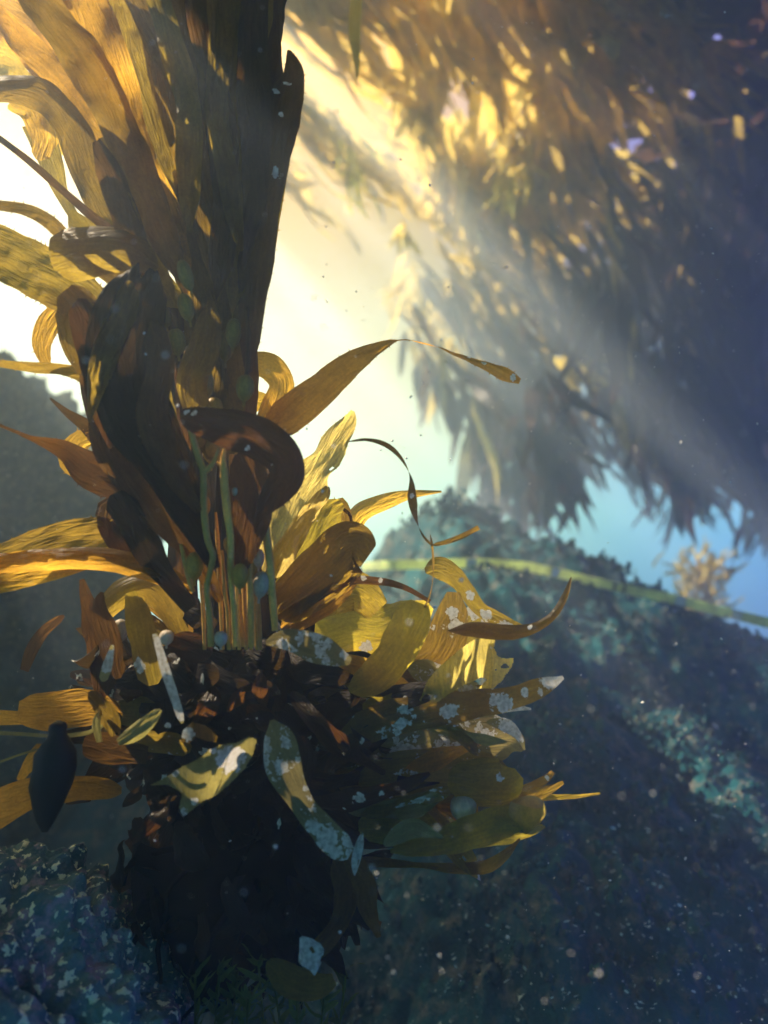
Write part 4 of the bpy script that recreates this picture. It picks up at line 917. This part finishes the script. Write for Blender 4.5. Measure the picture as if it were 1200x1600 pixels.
def tangle():
    """the countless blades packed round the holdfast, shade put into their dark colour"""
    rr = random.Random(44)
    for mat, n, dd in (('dark', 300, .95), ('red', 40, .93)):
        mb = MB()
        for i in range(n):
            if i % 3 == 0:   a = rr.uniform(-2.6, -.6); cx, cy = rr.uniform(250, 500), rr.uniform(1150, 1400); L = rr.uniform(60, 150)
            elif i % 3 == 1: a = rr.gauss(-.15, .5); cx, cy = rr.uniform(420, 520), rr.uniform(1040, 1290); L = rr.uniform(90, 210)
            else:            a = math.pi + rr.gauss(.1, .6); cx, cy = rr.uniform(180, 430), rr.uniform(1020, 1230); L = rr.uniform(50, 130)
            if i % 4 == 1: cx, cy, a, L = rr.uniform(190, 540), rr.uniform(1260, 1440), rr.gauss(-1.5, .6), rr.uniform(70, 150); w = 60
            if i % 5 == 0: cx, cy, a, L = rr.uniform(280, 460), rr.uniform(1010, 1120), rr.uniform(-3.1, 3.1), rr.uniform(60, 120)
            d = dd + rr.uniform(-.05, .1); dx, dy = math.cos(a), -math.sin(a); w = rr.uniform(26, 60)
            k = rr.uniform(-.35, .35)
            pts = [(cx + dx * L * t - dy * L * k * t * t, cy + dy * L * t + dx * L * k * t * t, w * s_, d + .05 * math.sin(t * 3 + i)) for t, s_ in ((0, .6), (.35, 1), (.7, .85), (1, .12))]
            ribbon(mb, pix(pts), nu=5, step=.010, ruffle=.004, cup=.1, torn=.12, seed=rr.uniform(0, 50), twist=[rr.uniform(-50, 50), rr.uniform(-40, 40)], teeth=0,
                   crust=[(rr.uniform(.2, 1), rr.uniform(-.8, .8), rr.uniform(.003, .009)) for _ in range(rr.randint(1, 3))] if rr.random() < .4 and cy < 1260 else None)
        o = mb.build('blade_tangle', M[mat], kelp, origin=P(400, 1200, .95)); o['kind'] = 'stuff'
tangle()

# ---------------------------------------------------------------- small separate things
def squirt():
    c = P(80, 1200, .80); root_p = c + Vector((0, 0, -.055)); mb = MB(); vs = []; fs = []
    prof = [(-.078, .004), (-.066, .012), (-.045, .019), (-.02, .024), (.0, .0255), (.018, .0235), (.032, .017), (.040, .012), (.046, .0105), (.052, .0115), (.057, .010), (.060, .004)]
    for j, (z, r) in enumerate(prof):
        for i in range(20):
            a = 6.2832 * i / 20; q_ = Vector((r * math.cos(a), r * .9 * math.sin(a), z)); q_ += q_.normalized() * (.004 * fbm(q_, 45, 3, 3) + .0012 * N(q_, 300, 1))
            vs.append(c + q_ + Vector((.008 * math.sin((z + .02) * 22), 0, 0)))
    for j in range(len(prof) - 1):
        for i in range(20): fs.append((j * 20 + i, j * 20 + (i + 1) % 20, (j + 1) * 20 + (i + 1) % 20, (j + 1) * 20 + i))
    fs += [tuple(range(20)), tuple((len(prof) - 1) * 20 + i for i in range(20))]
    mb.add(vs, fs)
    tag(mb.build('sea_squirt', M['squirt'], origin=root_p), 'dark smooth oval lump with a small knob on top, among amber blades at far left', 'sea squirt')
squirt()
def sprigs():
    rr = random.Random(77)
    spots = [(305, 1600, 'tall thin'), (335, 1590, 'leafy'), (362, 1585, 'leaning'), (385, 1598, 'bushy'), (412, 1580, 'dark'), (440, 1600, 'bright tipped'), (465, 1590, 'short'), (500, 1600, 'pale'), (530, 1590, 'low')]
    for k, (x, y, w_) in enumerate(spots):
        d = .86 + .03 * (k % 3); b = P(x, y + 20, d); root = empty('algae_sprig', b); mb = MB(); st = MB()
        h = .05 + .04 * rr.random(); tube(st, [(*(b + Vector((.01 * t * math.sin(k), 0, h * t))), .0015) for t in (0, .5, 1)], 5, .01); st.build('stem', M['sprig'], root, origin=b)
        for j in range(16):
            t = rr.random(); leaf(mb, b + Vector((.01 * t * math.sin(k), 0, h * t)), (rr.gauss(0, .8), rr.gauss(0, .5), 1), rr.uniform(.02, .045), rr.uniform(.004, .009), rr.uniform(0, 6), 5, .1)
        mb.build('foliage', M['sprig'], root, origin=b)
        tag(root, f'{w_} green algae sprig, {["leftmost", "second from left", "third from left", "fourth from left", "middle one", "fourth from right", "third from right", "second from right", "rightmost"][k]} of nine along the bottom edge', 'algae', 'algae sprigs at the bottom edge')
sprigs()
